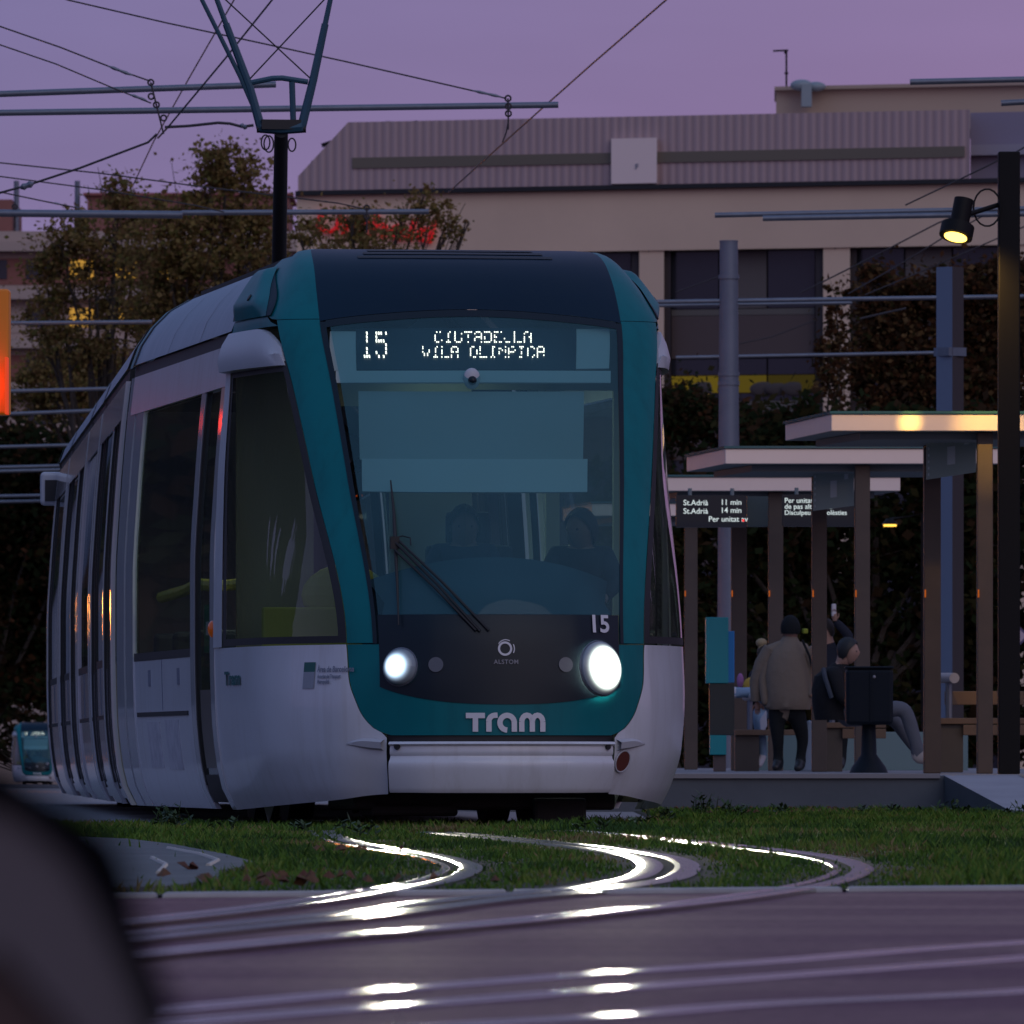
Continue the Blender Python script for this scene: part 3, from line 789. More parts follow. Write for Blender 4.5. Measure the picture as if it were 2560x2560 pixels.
for nm, loc, e_, sz in (('saloon_fill', (0, 4.6, 2.75), 26, (1.2, 2.6)), ('cab_fill', (0, 2.2, 2.7), .8, (.5, .3))):  # unseen fill lights added to brighten saloon and cab
    al = bpy.data.lights.new(nm, 'AREA'); al.shape = 'RECTANGLE'; al.size, al.size_y = sz; al.energy = e_; al.color = (.95, 1, .78)
    ao = bpy.data.objects.new(nm, al); C.objects.link(ao); ao.parent = tram; ao.location = loc
# --- pantograph ----------------------------------------------------------
PD = 71.5
def pw(px, py, d=PD):     # world -> tram local
    q = at(px, py, d) - Vector(TRAM_POS)
    return Vector((q.x*_ct + q.y*_st, -q.x*_st + q.y*_ct, q.z))
mb = MB(); mb.tube([pw(697, 700, PD + 1.2), pw(703, 332)], [.055, .05], 12)
for dx in (-14, 14): mb.tube([pw(700+dx, 690, PD + 1.2), pw(704+dx*.7, 335)], .008, 6)
low = mb.build('pantograph_lower_arm', M['black'], tram, True)
mb = MB(); mb.tube([pw(642, 322), pw(765, 322)], .030, 10); mb.box(pw(704, 312), (.30, .10, .07), 0)
for c, r_ in (((672, 360), .05), ((664, 356), .045), ((730, 362), .04)):
    q = pw(*c); mb.tube([q + Vector((r_*math.cos(t)*.7, 0, r_*1.2*math.sin(t))) for t in np.linspace(0, 2*PI, 15)], .006, 5)
mb.build('pantograph_knee', M['black'], tram, True)
mb = MB()
mb.tube([pw(654, 326), pw(625, 220), pw(565, 60)], [.034, .030, .026], 8); mb.tube([pw(565, 60), pw(535, -20), pw(470, -190)], [.020, .018, .016], 8)
mb.tube([pw(752, 326), pw(783, 200), pw(813, 60)], [.034, .030, .026], 8); mb.tube([pw(813, 60), pw(830, -20), pw(866, -190)], [.020, .018, .016], 8)
mb.tube([pw(648, 300), pw(600, 190), pw(505, 0), pw(500, -20), pw(500, -190)], [.018, .017, .016, .014, .014], 8)
mb.tube([pw(650, 318), pw(700, 322), pw(755, 318)], .042, 8)
up = mb.build('pantograph_upper_arm', M['darkblue'], tram, True)
mb = MB(); mb.tube([pw(622, 208), pw(680, 196), pw(705, 195), pw(770, 205)], .020, 8); mb.tube([pw(730, 205), pw(733, 300)], .022, 8)
mb.build('pantograph_crossbar', M['darkblue'], up, True)
mb = MB(); mb.tube([pw(622, 200), pw(866, -60)], .006, 6); mb.tube([pw(778, 198), pw(500, -60)], .006, 6); mb.build('pantograph_stay', M['black'], up)
mb = MB(); mb.tube([pw(440, -186), pw(900, -186)], .03, 8); mb.tube([pw(440, -186, PD + .4), pw(900, -186, PD+.4)], .03, 8)
mb.build('pantograph_head', M['black'], up, True)
# ================================================================ SETTING
def gz(y):
    if y < 11.9: return -1.0
    if y < 14.2:
        t = (y-11.9)/2.3; return -1.0*(1 - t*t*(3-2*t))
    if y < 110: return 0.0
    return -.0025*(min(y, 1000)-110)
M['asphalt'] = mat('asphalt', (.05, .047, .05), .8, var=(.7, .6, (.07, .062, .065)), bump=(30, .3))
M['concrete'] = mat('pale_concrete', (.26, .25, .25), .75, var=(1.2, .6, (.19, .18, .18)), bump=(12, .3))
mb = MB(); ys = [-60, -20, 0, 5, 9] + list(np.linspace(11.9, 14.2, 12)) + [20, 30, 60, 110, 160, 250, 400, 700, 1000, 3000]
mb.grid([[(x, y, gz(y) - .008) for x in (-1500, -200, -30, 0, 30, 200, 1500)] for y in ys], 0, flip=True)
tag(mb.build('ground', M['asphalt'], smooth=True), kind='structure')
# road: plum-coloured paving; headlight tan is put into the colour by noise
road = bpy.data.materials.new('plum_paving'); road.use_nodes = True
n = road.node_tree; b = n.nodes['Principled BSDF']; b.inputs['Roughness'].default_value = .62
b.inputs['Specular IOR Level'].default_value = .035
t = n.nodes.new('ShaderNodeTexCoord'); m1 = n.nodes.new('ShaderNodeMapping'); m1.inputs['Scale'].default_value = (.35, 1.0, 1); m1.inputs['Rotation'].default_value = (0, 0, R(12))
q = n.nodes.new('ShaderNodeTexNoise'); q.inputs['Scale'].default_value = .8; q.inputs['Detail'].default_value = 7; q.inputs['Roughness'].default_value = .62
n.links.new(t.outputs['Object'], m1.inputs[0]); n.links.new(m1.outputs[0], q.inputs[0])
cr = n.nodes.new('ShaderNodeValToRGB'); e_ = cr.color_ramp.elements
e_[0].position = .36; e_[0].color = (.135, .062, .080, 1); e_[1].position = .66; e_[1].color = (.25, .150, .138, 1)
n.links.new(q.outputs[0], cr.inputs[0])
q2 = n.nodes.new('ShaderNodeTexNoise'); q2.inputs['Scale'].default_value = 26; q2.inputs['Detail'].default_value = 4
n.links.new(t.outputs['Object'], q2.inputs[0])
mx = n.nodes.new('ShaderNodeMixRGB'); mx.blend_type = 'OVERLAY'; mx.inputs[0].default_value = .75
n.links.new(cr.outputs[0], mx.inputs[1]); n.links.new(q2.outputs[0], mx.inputs[2]); n.links.new(mx.outputs[0], b.inputs['Base Color'])
bp = n.nodes.new('ShaderNodeBump'); bp.inputs['Strength'].default_value = .35; bp.inputs['Distance'].default_value = .01
n.links.new(q2.outputs[0], bp.inputs['Height']); n.links.new(bp.outputs[0], b.inputs['Normal'])
def edge_y(x): return 28.75 + .62*x     # far edge of the road
mb = MB()
mb.grid([[(x, lerp(14.21, edge_y(max(-8, min(8, x))), k/6), .0) for x in (-120, -8, 0, 8, 120)] for k in range(7)], 0, flip=True)
tag(mb.build('road', road), kind='structure')
mb = MB()
for k in range(24):
    x0, x1 = -12 + k, -12 + k + .985; c0_, c1_ = edge_y(max(-8, min(8, x0))), edge_y(max(-8, min(8, x1)))
    mb.prism([(x0, c0_ + .004, -.05), (x1, c1_ + .004, -.05), (x1, c1_ + .15, -.05), (x0, c0_ + .15, -.05)], (0,0,0), (0,0,.066))
tag(mb.build('kerb', mat('kerb_stone', (.34, .33, .32), .6, var=(4, .6, (.22, .21, .21))), bevel=.012), kind='structure')
mb = MB(); mb.grid([[(x - (y-58)*.06, y, .002) for x in (-3.6, 9)] for y in (58.5, 72, 90, 110, 150, 200)], 0, flip=True)
o = mb.build('track_slab', M['concrete']); tag(o, kind='structure')
for v in o.data.vertices: v.co.z = gz(v.co.y) + .002
M['soil'] = mat('turf_soil', (.018, .024, .008), .95, var=(3, .7, (.03, .022, .012)), bump=(9, .8))
mb = MB(); mb.grid([[(x, max(y, edge_y(max(-8, min(8, x))) + .16) if y < 34 else y, .006) for x in (-60, -8, -4, 0, 4, 8, 60)] for y in (20, 36, 48, 58.4)], 0, flip=True)
mb.grid([[(x, y, .006) for x in (.9, 12)] for y in (58.42, 72.9)], 0, flip=True)
tag(mb.build('turf_bed', M['soil']), kind='structure')
# concrete apron at the left of the track
apx = [(150, 2100), (320, 2108), (430, 2122), (560, 2148), (632, 2168), (606, 2182), (548, 2192), (545, 2214), (430, 2232), (300, 2236), (100, 2240)]
ap = [gx(*p) for p in apx]
mb = MB(); mb.prism(ap, (0,0,-.02), (0,0,.022)); tag(mb.build('apron_slab', mat('worn_concrete', (.15, .165, .165), .75, spec=.05, var=(1.4, .7, (.10, .11, .11)), bump=(8, .3))), kind='structure')
mb = MB()
for pts in ([(420, 2134), (500, 2150), (545, 2166), (520, 2180)], [(380, 2160), (415, 2178), (395, 2200)]):
    mb.tube([gx(*p) + Vector((0, 0, .022)) for p in pts], .009, 6)
tag(mb.build('apron_joint', mat('joint_line', (.40, .38, .33), .6)), kind='structure')
def in_poly(x, y, poly):
    c = False; j = len(poly) - 1
    for i in range(len(poly)):
        if (poly[i].y > y) != (poly[j].y > y) and x < (poly[j].x-poly[i].x)*(y-poly[i].y)/(poly[j].y-poly[i].y)+poly[i].x: c = not c
        j = i
    return c

# ---------------------------------------------------------------- rails
def smooth_path(px, n=60):
    P = [gx(*p) for p in px]; out = []
    for i in range(len(P) - 1):
        p0, p1, p2, p3 = P[max(i-1, 0)], P[i], P[i+1], P[min(i+2, len(P)-1)]
        for k in range(8):
            t_ = k/8
            out.append(.5*((2*p1) + (-p0+p2)*t_ + (2*p0-5*p1+4*p2-p3)*t_*t_ + (-p0+3*p1-3*p2+p3)*t_**3))
    out.append(P[-1]); return out
r1 = smooth_path([(812, 2082), (836, 2098), (880, 2113), (974, 2130), (1083, 2147), (1142, 2163), (1165, 2180), (1110, 2207), (988, 2232), (843, 2254), (662, 2279), (409, 2308), (60, 2342)])
r2 = smooth_path([(1100, 2086), (1240, 2100), (1406, 2117), (1520, 2131), (1590, 2141), (1650, 2155), (1672, 2175), (1640, 2200), (1550, 2218), (1390, 2239), (1206, 2256), (1025, 2279), (880, 2297), (662, 2318), (445, 2340), (60, 2380)])
r3 = smooth_path([(1420, 2082), (1600, 2097), (1850, 2122), (2018, 2142), (2075, 2152), (2120, 2164), (2145, 2182), (2102, 2206), (2000, 2230), (1820, 2257), (1640, 2278), (1520, 2291), (1242, 2319), (1025, 2339), (807, 2356), (590, 2377), (60, 2428)])
rA = smooth_path([(3200, 2316), (2560, 2359), (2300, 2377), (1940, 2407), (1525, 2436), (1025, 2475), (735, 2500), (467, 2525), (0, 2568)])
rB = smooth_path([(3200, 2345), (2560, 2398), (1880, 2449), (1525, 2477), (1025, 2516), (662, 2543), (200, 2582)])
rC = smooth_path([(3200, 2430), (2560, 2482), (1940, 2512), (1550, 2544), (1242, 2562), (800, 2600), (300, 2650)])
def ribbon(mb, path, offs, zs):
    """profile swept along a ground path: lateral offsets and heights"""
    P = []
    for i, p in enumerate(path):
        t_ = (path[min(i+1, len(path)-1)] - path[max(i-1, 0)]).normalized(); q_ = Vector((t_.y, -t_.x, 0))
        P.append([p + q_*o_ + Vector((0, 0, z_)) for o_, z_ in zip(offs, zs)])
    mb.grid(P, 0, flip=True)
def rail(path, w, label, group, plate=False):
    mb = MB(); h = .015 if 'curved' in group else .0045
    if plate:
        ribbon(mb, path, (-w, -w, -w*.35, -.045, -.02), (-.02, h-.004, h, h, h-.004))
        ribbon(mb, path, (.02, .045, w*.75, w, w), (h-.004, h, h, h-.004, -.02))
        ribbon(mb, path, (-.02, -.02, .02, .02), (h-.004, -.012, -.012, h-.004))
    else:
        ribbon(mb, path, (-w, -w, -w+.008, .012, .022), (-.02, h-.003, h, h, h-.004))
        ribbon(mb, path, (.022, .022, .058, .058), (h-.004, -.012, -.012, h-.006))
        ribbon(mb, path, (.058, .064, .085, .088, .088), (h-.006, h-.002, h-.002, h-.006, -.02))
    o = mb.build('rail', M['rail'] if 'curved' in group else M['roadrail'], smooth=True)
    return tag(o, label, 'rail', group)
rail(r1, .06, 'shiny curved grooved rail, first from the left, swinging out of the turf', 'curved rails of the tram track')
rail(r2, .115, 'widest brightest curved rail between the two thinner curved rails in the turf', 'curved rails of the tram track', True)
rail(r3, .056, 'thin curved rail furthest right in the turf, dull where it leaves the grass', 'curved rails of the tram track')
rail(rA, .028, 'straight rail crossing the plum road, farthest of the three nearest the bottom', 'straight rails across the road')
rail(rB, .036, 'straight rail crossing the plum road, middle of the three nearest the bottom', 'straight rails across the road')
rail(rC, .028, 'straight rail crossing the plum road, nearest one at the bottom of the photo', 'straight rails across the road')

# ---------------------------------------------------------------- grass
rnd = random.Random(3)
allr = [(p.x, p.y, .14) for p in r1[::1]] + [(p.x, p.y, .22) for p in r2] + [(p.x, p.y, .14) for p in r3]
ra = np.array(allr)
vs = []; fs = []; mi = []
def blade(x, y, h, w, z0=.004):
    a = rnd.uniform(0, 2*PI); lx, ly = math.cos(a)*w, math.sin(a)*w
    b_ = rnd.uniform(0, 2*PI); l = h*rnd.uniform(.2, .8)
    k = len(vs)
    vs.extend([(x-lx, y-ly, z0), (x+lx, y+ly, z0), (x+lx*.6+l*.35*math.cos(b_), y+ly*.6+l*.35*math.sin(b_), z0+h*.6), (x+l*math.cos(b_), y+l*math.sin(b_), z0+h)])
    fs.append((k, k+1, k+2)); fs.append((k, k+2, k+3))
    tone = noise.noise((x*1.1, y*.35, 9)) + .6*noise.noise((x*4, y*1.6, 5)) + rnd.gauss(0, .22)
    m_ = 3 if tone < -.28 else (0 if tone < .18 else (1 if tone < .55 else 2))
    mi.extend([m_, m_])
Ng = 150000; cnt = 0; tries = 0
while cnt < Ng and tries < Ng*3:
    tries += 1
    far = rnd.random()
    y = 28 + (rnd.random()**.8)*45
    hw = .06*y + 1.0
    x = rnd.uniform(-hw, hw)
    if y < edge_y(max(-8, min(8, x))) + .17: continue
    if y > 58.4 and x < .95: continue
    if y > 72.8: continue
    if in_poly(x, y, ap) and rnd.random() < .995: continue
    dd = (ra[:, 0]-x)**2 + (ra[:, 1]-y)**2
    k = int(np.argmin(dd - ra[:, 2]**2))
    if dd[k] < (ra[k, 2]*rnd.uniform(.85, 1.1))**2: continue
    nz_ = noise.noise((x*.9, y*.45, 0)); clump = noise.noise((x*4, y*2.2, 3))
    h = max(.012, .034 + .026*nz_ + .024*clump) * rnd.uniform(.5, 1.35)
    near = math.sqrt(max(dd[k], 0)) - ra[k, 2]
    if near < .35: h *= .45 + .55*near/.35
    if rnd.random() < .002 and y > 40: h *= 1.3
    blade(x, y, h, rnd.uniform(.003, .006) if y < 45 else rnd.uniform(.004, .008)); cnt += 1
me = bpy.data.meshes.new('grass'); me.from_pydata(vs, [], fs)
for c_ in ((.062, .135, .014), (.115, .170, .026), (.17, .135, .055), (.030, .074, .012)):
    me.materials.append(mat('grass_blade', c_, .75, spec=.2))
me.polygons.foreach_set('material_index', mi); me.update()
g = bpy.data.objects.new('grass', me); C.objects.link(g); tag(g, kind='stuff')
# broad weeds along the turf's far edge and fallen leaves
mb = MB()
def weed(x, y, h, n):
    for _ in range(n):
        a = rnd.uniform(0, 2*PI); b0 = Vector((x + rnd.gauss(0, .05), y + rnd.gauss(0, .05), 0)); hh = h*rnd.uniform(.5, 1)
        tip = b0 + Vector((.35*hh*math.cos(a), .35*hh*math.sin(a), hh)); mb.tube([b0, (b0+tip)/2 + Vector((0,0,.02)), tip], [.004, .003, .001], 4)
        for k in range(5):
            p = b0.lerp(tip, rnd.uniform(.25, 1)); d_ = Vector((rnd.gauss(0, 1), rnd.gauss(0, 1), rnd.uniform(.2, .9))).normalized()*rnd.uniform(.03, .07); s_ = d_.cross(Vector((0, 0, 1))).normalized()*.014
            mb.add([p, p + d_*.5 + s_, p + d_, p + d_*.5 - s_], [(0, 1, 2, 3)])
for px, py, h, n_ in ((1755, 2044, .20, 9), (1810, 2040, .14, 7), (1650, 2066, .14, 8), (430, 2070, .16, 9), (420, 2078, .1, 8), (1850, 2046, .10, 6), (1960, 2040, .09, 6), (2140, 2040, .08, 5), (2340, 2038, .08, 5), (2430, 2042, .10, 6), (930, 2096, .10, 4), (560, 2090, .09, 5), (760, 2084, .07, 5), (880, 2082, .07, 5), (1470, 2082, .08, 5), (1590, 2076, .09, 6), (2520, 2046, .10, 6), (2230, 2040, .1, 6)):
    p = gx(px, py); weed(p.x, p.y, h, n_)
tag(mb.build('weeds', mat('weed_leaf', (.025, .055, .012), .7)), kind='stuff')
mb = MB()
def leaf(p, s, rnd=rnd):
    a = rnd.uniform(0, 2*PI); u = Vector((math.cos(a), math.sin(a), rnd.uniform(-.3, .6))).normalized()*s; v = Vector((-math.sin(a), math.cos(a), rnd.uniform(-.2, .5))).normalized()*s*.8
    mb.add([p-u, p-u*.2+v, p+u, p-u*.2-v, p + Vector((0,0,.02))], [(0, 1, 4), (1, 2, 4), (2, 3, 4), (3, 0, 4)])
for px, py, sp, n_ in ((850, 2142, .10, 9), (770, 2225, .22, 14), (800, 2215, .1, 8), (1700, 2030, .25, 8), (1960, 2032, .4, 16), (2080, 2036, .3, 8), (410, 2208, .02, 2), (470, 2190, .05, 2), (1870, 2042, .3, 8)):
    p = gx(px, py)
    for _ in range(n_): leaf(p + Vector((rnd.gauss(0, sp), rnd.gauss(0, sp*1.3), .03)), rnd.uniform(.016, .034))
tag(mb.build('fallen_leaves', mat('dry_leaf', (.085, .028, .012), .8, var=(6, .8, (.12, .06, .02)))), kind='stuff')

# ---------------------------------------------------------------- platform
PZ = .27
M['face'] = mat('platform_face', (.085, .10, .125), .6, var=(1.2, .6, (.06, .07, .09)), bump=(5, .2))
M['paving'] = mat('platform_paving', (.20, .195, .20), .7, var=(2, .5, (.15, .145, .15)))
mb = MB(); top = [(-.15, 73, 0), (3.16, 73, 0), (9, 73.6, 0), (6, 125, 0), (-3.75, 125, 0)]
mb.prism(top, (0,0,-.4), (0,0,PZ))
o = mb.build('platform', [M['paving'], M['face']]); tag(o, kind='structure')
for p in o.data.polygons: p.material_index = 0 if abs(p.normal.z) > .5 else 1
mb = MB(); mb.prism([(-.17, 72.97, 0), (3.17, 72.97, 0), (3.17, 73.22, 0), (-.17, 73.22, 0)], (0,0,PZ-.02), (0,0,PZ+.012)); tag(mb.build('platform_coping', mat('coping_stone', (.22, .21, .23), .6)), kind='structure')
mb = MB(); A = [(3.20, 72.98, PZ), (9, 73.58, PZ), (9, 68.9, .012), (3.52, 68.9, .012)]
mb.add(A + [(3.20, 72.98, -.3), (9, 73.58, -.3), (9, 68.9, -.3), (3.52, 68.9, -.3)], [(0,3,2,1), (0,4,7,3), (3,7,6,2)])
o = mb.build('platform_ramp', [mat('ramp_slab', (.30, .29, .31), .7, var=(2, .5, (.22, .215, .23))), M['face']]); tag(o, kind='structure')
for p in o.data.polygons: p.material_index = 0 if p.normal.z > .5 else 1
mb = MB()      # ribbed tactile strip on the ramp
for i in range(26):
    t0, t1 = i/26, (i+.6)/26
    a, b_ = lerp(Vector((3.75, 73.0, PZ+.006)), Vector((4.05, 68.95, .018)), t0), lerp(Vector((3.75, 73.0, PZ+.006)), Vector((4.05, 68.95, .018)), t1)
    mb.add([a, b_, b_ + Vector((3, .3, 0)), a + Vector((3, .3, 0))], [(0, 1, 2, 3)])
tag(mb.build('tactile_paving', mat('tactile_tan', (.26, .20, .13), .7)), kind='structure')

# ---------------------------------------------------------------- shelters
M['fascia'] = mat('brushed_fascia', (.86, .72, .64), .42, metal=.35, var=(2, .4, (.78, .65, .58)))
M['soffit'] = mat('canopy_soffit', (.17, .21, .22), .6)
M['tealglass'] = mat('canopy_glass', (.03, .12, .13), .25)
M['corten'] = mat('brown_post', (.085, .062, .050), .55, metal=.2, var=(2, .6, (.055, .042, .036)))
M['orange'] = emis('orange_glint', (1, .22, .03), .38)  # orange glint on the posts, put in as weak emission
M['signgreen'] = mat('sign_green', (.30, .40, .37), .45)
M['signmark'] = mat('sign_mark', (.55, .65, .66), .5)
def post_at(px0, px1, d, ztop, parent):
    x0, x1 = (px0-1280)/F_PX*d, (px1-1280)/F_PX*d
    mb = MB(); w = x1 - x0; mb.box(((x0+x1)/2, d + w*.5, (PZ+ztop)/2), (w, w*1.4, ztop-PZ))
    p = mb.build('post', M['corten'], parent, bevel=.008)
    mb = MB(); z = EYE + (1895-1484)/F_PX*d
    mb.box((x0 + .009, d - .012 - w*.2, z), (.012, .018, .065)); mb.build('post_glint', M['orange'], p)  # glowing strip stands in for an orange reflection on the corner
def shelter(xl, d, wid, posts, label, ztb=3.10):
    s = empty('tram_shelter', (0,0,0), 0, label, 'shelter', 'platform shelters')
    dx, dy = -.31, 2.5
    poly = [(xl, d, 0), (xl+wid, d, 0), (xl+wid+dx, d+dy, 0), (xl+dx, d+dy, 0)]
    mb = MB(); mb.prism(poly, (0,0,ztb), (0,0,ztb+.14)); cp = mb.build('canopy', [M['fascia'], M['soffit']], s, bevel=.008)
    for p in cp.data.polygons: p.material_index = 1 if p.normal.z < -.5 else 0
    mb = MB(); P2 = [(xl-.01, d-.02, 0), (xl+wid+.01, d-.02, 0), (xl+wid+dx+.01, d+dy, 0), (xl+dx-.02, d+dy, 0)]
    mb.prism(P2, (0,0,ztb+.143), (0,0,ztb+.165)); mb.build('canopy_glass', M['tealglass'], cp)
    mb = MB(); mb.prism([(xl+.25, d+.35, 0), (xl+wid-.25, d+.35, 0), (xl+wid+dx-.25, d+dy-.3, 0), (xl+dx+.25, d+dy-.3, 0)], (0,0,ztb-.06), (0,0,ztb-.004)); mb.build('canopy_beam', M['soffit'], cp)
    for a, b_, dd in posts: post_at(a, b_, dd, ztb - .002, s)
    return s
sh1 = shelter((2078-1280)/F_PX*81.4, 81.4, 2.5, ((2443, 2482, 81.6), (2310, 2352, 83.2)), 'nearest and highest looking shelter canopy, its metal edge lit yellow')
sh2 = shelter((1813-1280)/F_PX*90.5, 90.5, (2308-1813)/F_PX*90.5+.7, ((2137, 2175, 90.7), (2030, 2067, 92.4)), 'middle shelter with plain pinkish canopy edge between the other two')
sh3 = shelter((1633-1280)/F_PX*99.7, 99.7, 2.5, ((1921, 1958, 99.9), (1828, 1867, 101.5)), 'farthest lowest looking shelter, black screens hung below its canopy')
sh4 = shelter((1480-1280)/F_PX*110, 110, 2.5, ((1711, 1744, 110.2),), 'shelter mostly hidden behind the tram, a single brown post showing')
def hang_sign(px, d, parent_lbl):
    mb = MB(); P = [at(x, y, d + (.0 if i in (1, 2) else .12)) for i, (x, y) in enumerate(px)]
    mb.prism(P, (0,0,0), (0,.05,0)); o = mb.build('name_sign', M['signgreen']); tag(o, parent_lbl, 'sign', 'hanging station signs')
    c = sum(P, Vector())/4; u = (P[1]-P[0]); v = (P[0]-P[3])
    spots = [(.42, .28, .16, .42), (.76, .70, .10, .28)] + [(.03, .08 + .15*k, .03, .06) for k in range(6)]
    for a, b_, w, h in spots:
        q = P[3] + u*a + v*b_ + Vector((0, -.008, 0)); mb = MB(); mb.prism([q, q + u*w, q + u*w + v*h, q + v*h], (0,0,0), (0,.007,0)); mb.build('sign_mark', M['signmark'], o)
hang_sign([(2316, 1092), (2440, 1076), (2440, 1180), (2316, 1199)], 82.6, 'larger dark green sign hanging under the lit nearest canopy')
hang_sign([(2033, 1178), (2135, 1166), (2135, 1264), (2033, 1277)], 91.6, 'smaller dark green sign hanging under the middle canopy')
def screen(px0, px1, py0, py1, d, lines, label, extra=False):
    a, b_ = at(px0, py0, d), at(px1, py1, d)
    mb = MB(); mb.box(((a.x+b_.x)/2, d + .08, (a.z+b_.z)/2), (b_.x-a.x, .16, a.z-b_.z)); o = mb.build('information_screen', mat('screen_black', (.006, .010, .016), .35)); tag(o, label, 'screen', 'arrival screens')
    mb = MB()
    for k in (.2, .8): mb.tube([(lerp(a.x, b_.x, k), d + .08, a.z), (lerp(a.x, b_.x, k), d + .08, 3.10)], .02, 8)
    mb.build('hanger', M['soffit'], o)
    for txt, x, y, sz in lines:
        me = text_mesh(txt, sz*d/F_PX*1.38, .0005*d/100)
        p = at(x, y, d - .006)
        for v in me.vertices: v.co = Vector((p.x + v.co.x, p.y, p.z + v.co.y))
        me.materials.clear(); me.materials.append(M['screenled'])
        t_ = bpy.data.objects.new('screen_lettering', me); C.objects.link(t_); t_.parent = o
    return o
M['screenled'] = emis('screen_white', (.85, .97, 1), .75)
s1_ = screen(1690, 1866, 1238, 1318, 98.6, [('St.Adrià', 1708, 1263, 14), ('11 min', 1801, 1262, 14), ('St.Adrià', 1708, 1284, 14), ('14 min', 1801, 1282, 14), ('Per unitat av', 1771, 1304, 14)], 'black screen with two lines of arrival times, beside the tram')
mb = MB(); p = at(1858, 1301, 98.59); mb.box(p, (.022, .006, .022)); mb.build('red_pixel', emis('red_led', (1, .02, .02), 1.2), s1_)
mb = MB(); a = at(1868, 1240, 98.8); b_ = at(1921, 1316, 98.8); mb.box(((a.x+b_.x)/2, 98.95, (a.z+b_.z)/2), (b_.x-a.x, .18, a.z-b_.z)); mb.build('screen_housing', mat('housing_teal', (.02, .05, .06), .4), s1_)
screen(1956, 2136, 1236, 1316, 98.4, [('Per unitat avariada', 1961, 1257, 13), ('de pas alternatiu', 1961, 1272, 13), ('Disculpeu les molèsties', 1961, 1287, 12)], 'black screen with three lines of small notice text, behind a post')

# totem, bin, benches
t_ = empty('ticket_totem', (0,0,0), 0, 'teal ticket totem with dark middle panel beside the tram', 'totem')
def slab(px0, px1, py0, py1, d, th, m, name, parent, bevel=.005):
    a, b_ = at(px0, py0, d), at(px1, py1, d); mb = MB(); mb.box(((a.x+b_.x)/2, d + th/2, (a.z+b_.z)/2), (b_.x-a.x, th, a.z-b_.z)); return mb.build(name, m, parent, bevel=bevel)
M['totem'] = mat('totem_teal', (.004, .30, .32), .4)
slab(1765, 1821, 1543, 1708, 94, .35, M['totem'], 'upper_panel', t_); slab(1774, 1836, 1708, 1838, 94.02, .32, mat('totem_dark', (.02, .03, .03), .4), 'middle_panel', t_)
slab(1775, 1816, 1838, 1887, 94, .30, M['totem'], 'lower_panel', t_); slab(1784, 1815, 1887, 1929, 94.05, .2, mat('totem_base', (.11, .08, .075), .6), 'base', t_)
slab(1818, 1836, 1578, 1707, 94.3, .05, mat('poster_blue', (.03, .30, .75), .5), 'poster', t_)
bn = empty('litter_bin', (0,0,0), 0, 'dark navy litter bin on a flared pedestal in front of the seated man', 'bin')
M['bolster'] = mat('bolster_grey', (.34, .32, .33), .45)
M['bin'] = mat('bin_navy', (.006, .011, .018), .55, spec=.2)
d = 86.0; a, b_ = at(2115, 1672, d), at(2233, 1812, d); cx = (a.x+b_.x)/2; rr = (b_.x-a.x)/2
mb = MB(); mb.box((cx, d+rr*.8, (a.z+b_.z)/2), (rr*2, rr*1.6, a.z-b_.z)); mb.build('bin_body', M['bin'], bn, bevel=.03)
mb = MB(); mb.box((cx, d+rr*.8, a.z+.012), (rr*2.06, rr*1.66, .02)); mb.build('bin_rim', M['bin'], bn, bevel=.008)
mb = MB(); mb.box((cx+.01, d-.004, (a.z+b_.z)/2), (.012, .012, a.z-b_.z-.04)); mb.build('bin_door_edge', M['bin'], bn)
mb = MB(); mb.ball((cx+.04, d-.006, a.z-.07), .014, 8, 6); mb.build('bin_lock', M['bolster'], bn)
mb = MB(); mb.tube([(cx, d+rr, PZ), (cx, d+rr, PZ+.05), (cx, d+rr, PZ+.16), (cx, d+rr, b_.z)], [.17, .15, .07, .06], 16); mb.build('bin_pedestal', M['bin'], bn, True)
M['wood'] = mat('bench_timber', (.16, .095, .055), .6, var=(3, .6, (.11, .065, .04)))
M['benchleg'] = mat('bench_panel', (.075, .058, .045), .6, var=(3, .6, (.055, .042, .032)))
M['bolster'] = mat('bolster_grey', (.34, .32, .33), .45)
def bench(d, seat, panel, bol, label, back=None, seat2=None):
    b = empty('platform_bench', (0,0,0), 0, label, 'bench', 'platform benches')
    slab(*seat, d, .45, M['wood'], 'seat', b); slab(*panel, d + .05, .40, M['benchleg'], 'leg_panel', b)
    x0, x1, y0, y1 = bol
    c0_, c1_ = at(x0, (y0+y1)/2, d + .5), at(x1, (y0+y1)/2, d - .05); rad = (y1-y0)/2/F_PX*d
    mb = MB(); mb.tube([c0_, c1_], rad, 20); mb.build('bolster', M['bolster'], b, True)
    mb = MB(); zc = c1_.z; mb.tube([(c1_.x - .04, d + .1, zc - rad*.9), (c1_.x - .04, d + .1, at(0, seat[2], d).z)], .03, 8); mb.build('bolster_stem', M['steel'], b)
    if back: slab(*back, d + .35, .05, M['wood'], 'backrest', b)
    if seat2: slab(*seat2, d - .02, .42, M['wood'], 'seat_end', b)
    return b
bench(84.0, (2332, 2600, 1795, 1810), (2342, 2408, 1810, 1931), (2340, 2386, 1682, 1708), 'timber bench right of the litter bin, red topped backrest', (2362, 2560, 1728, 1762), (2408, 2600, 1812, 1838))
bench(93.0, (2040, 2215, 1806, 1820), (2044, 2106, 1820, 1929), (2046, 2092, 1708, 1730), 'timber bench under the seated man, pale bolster at its end', None, (2106, 2215, 1822, 1846))
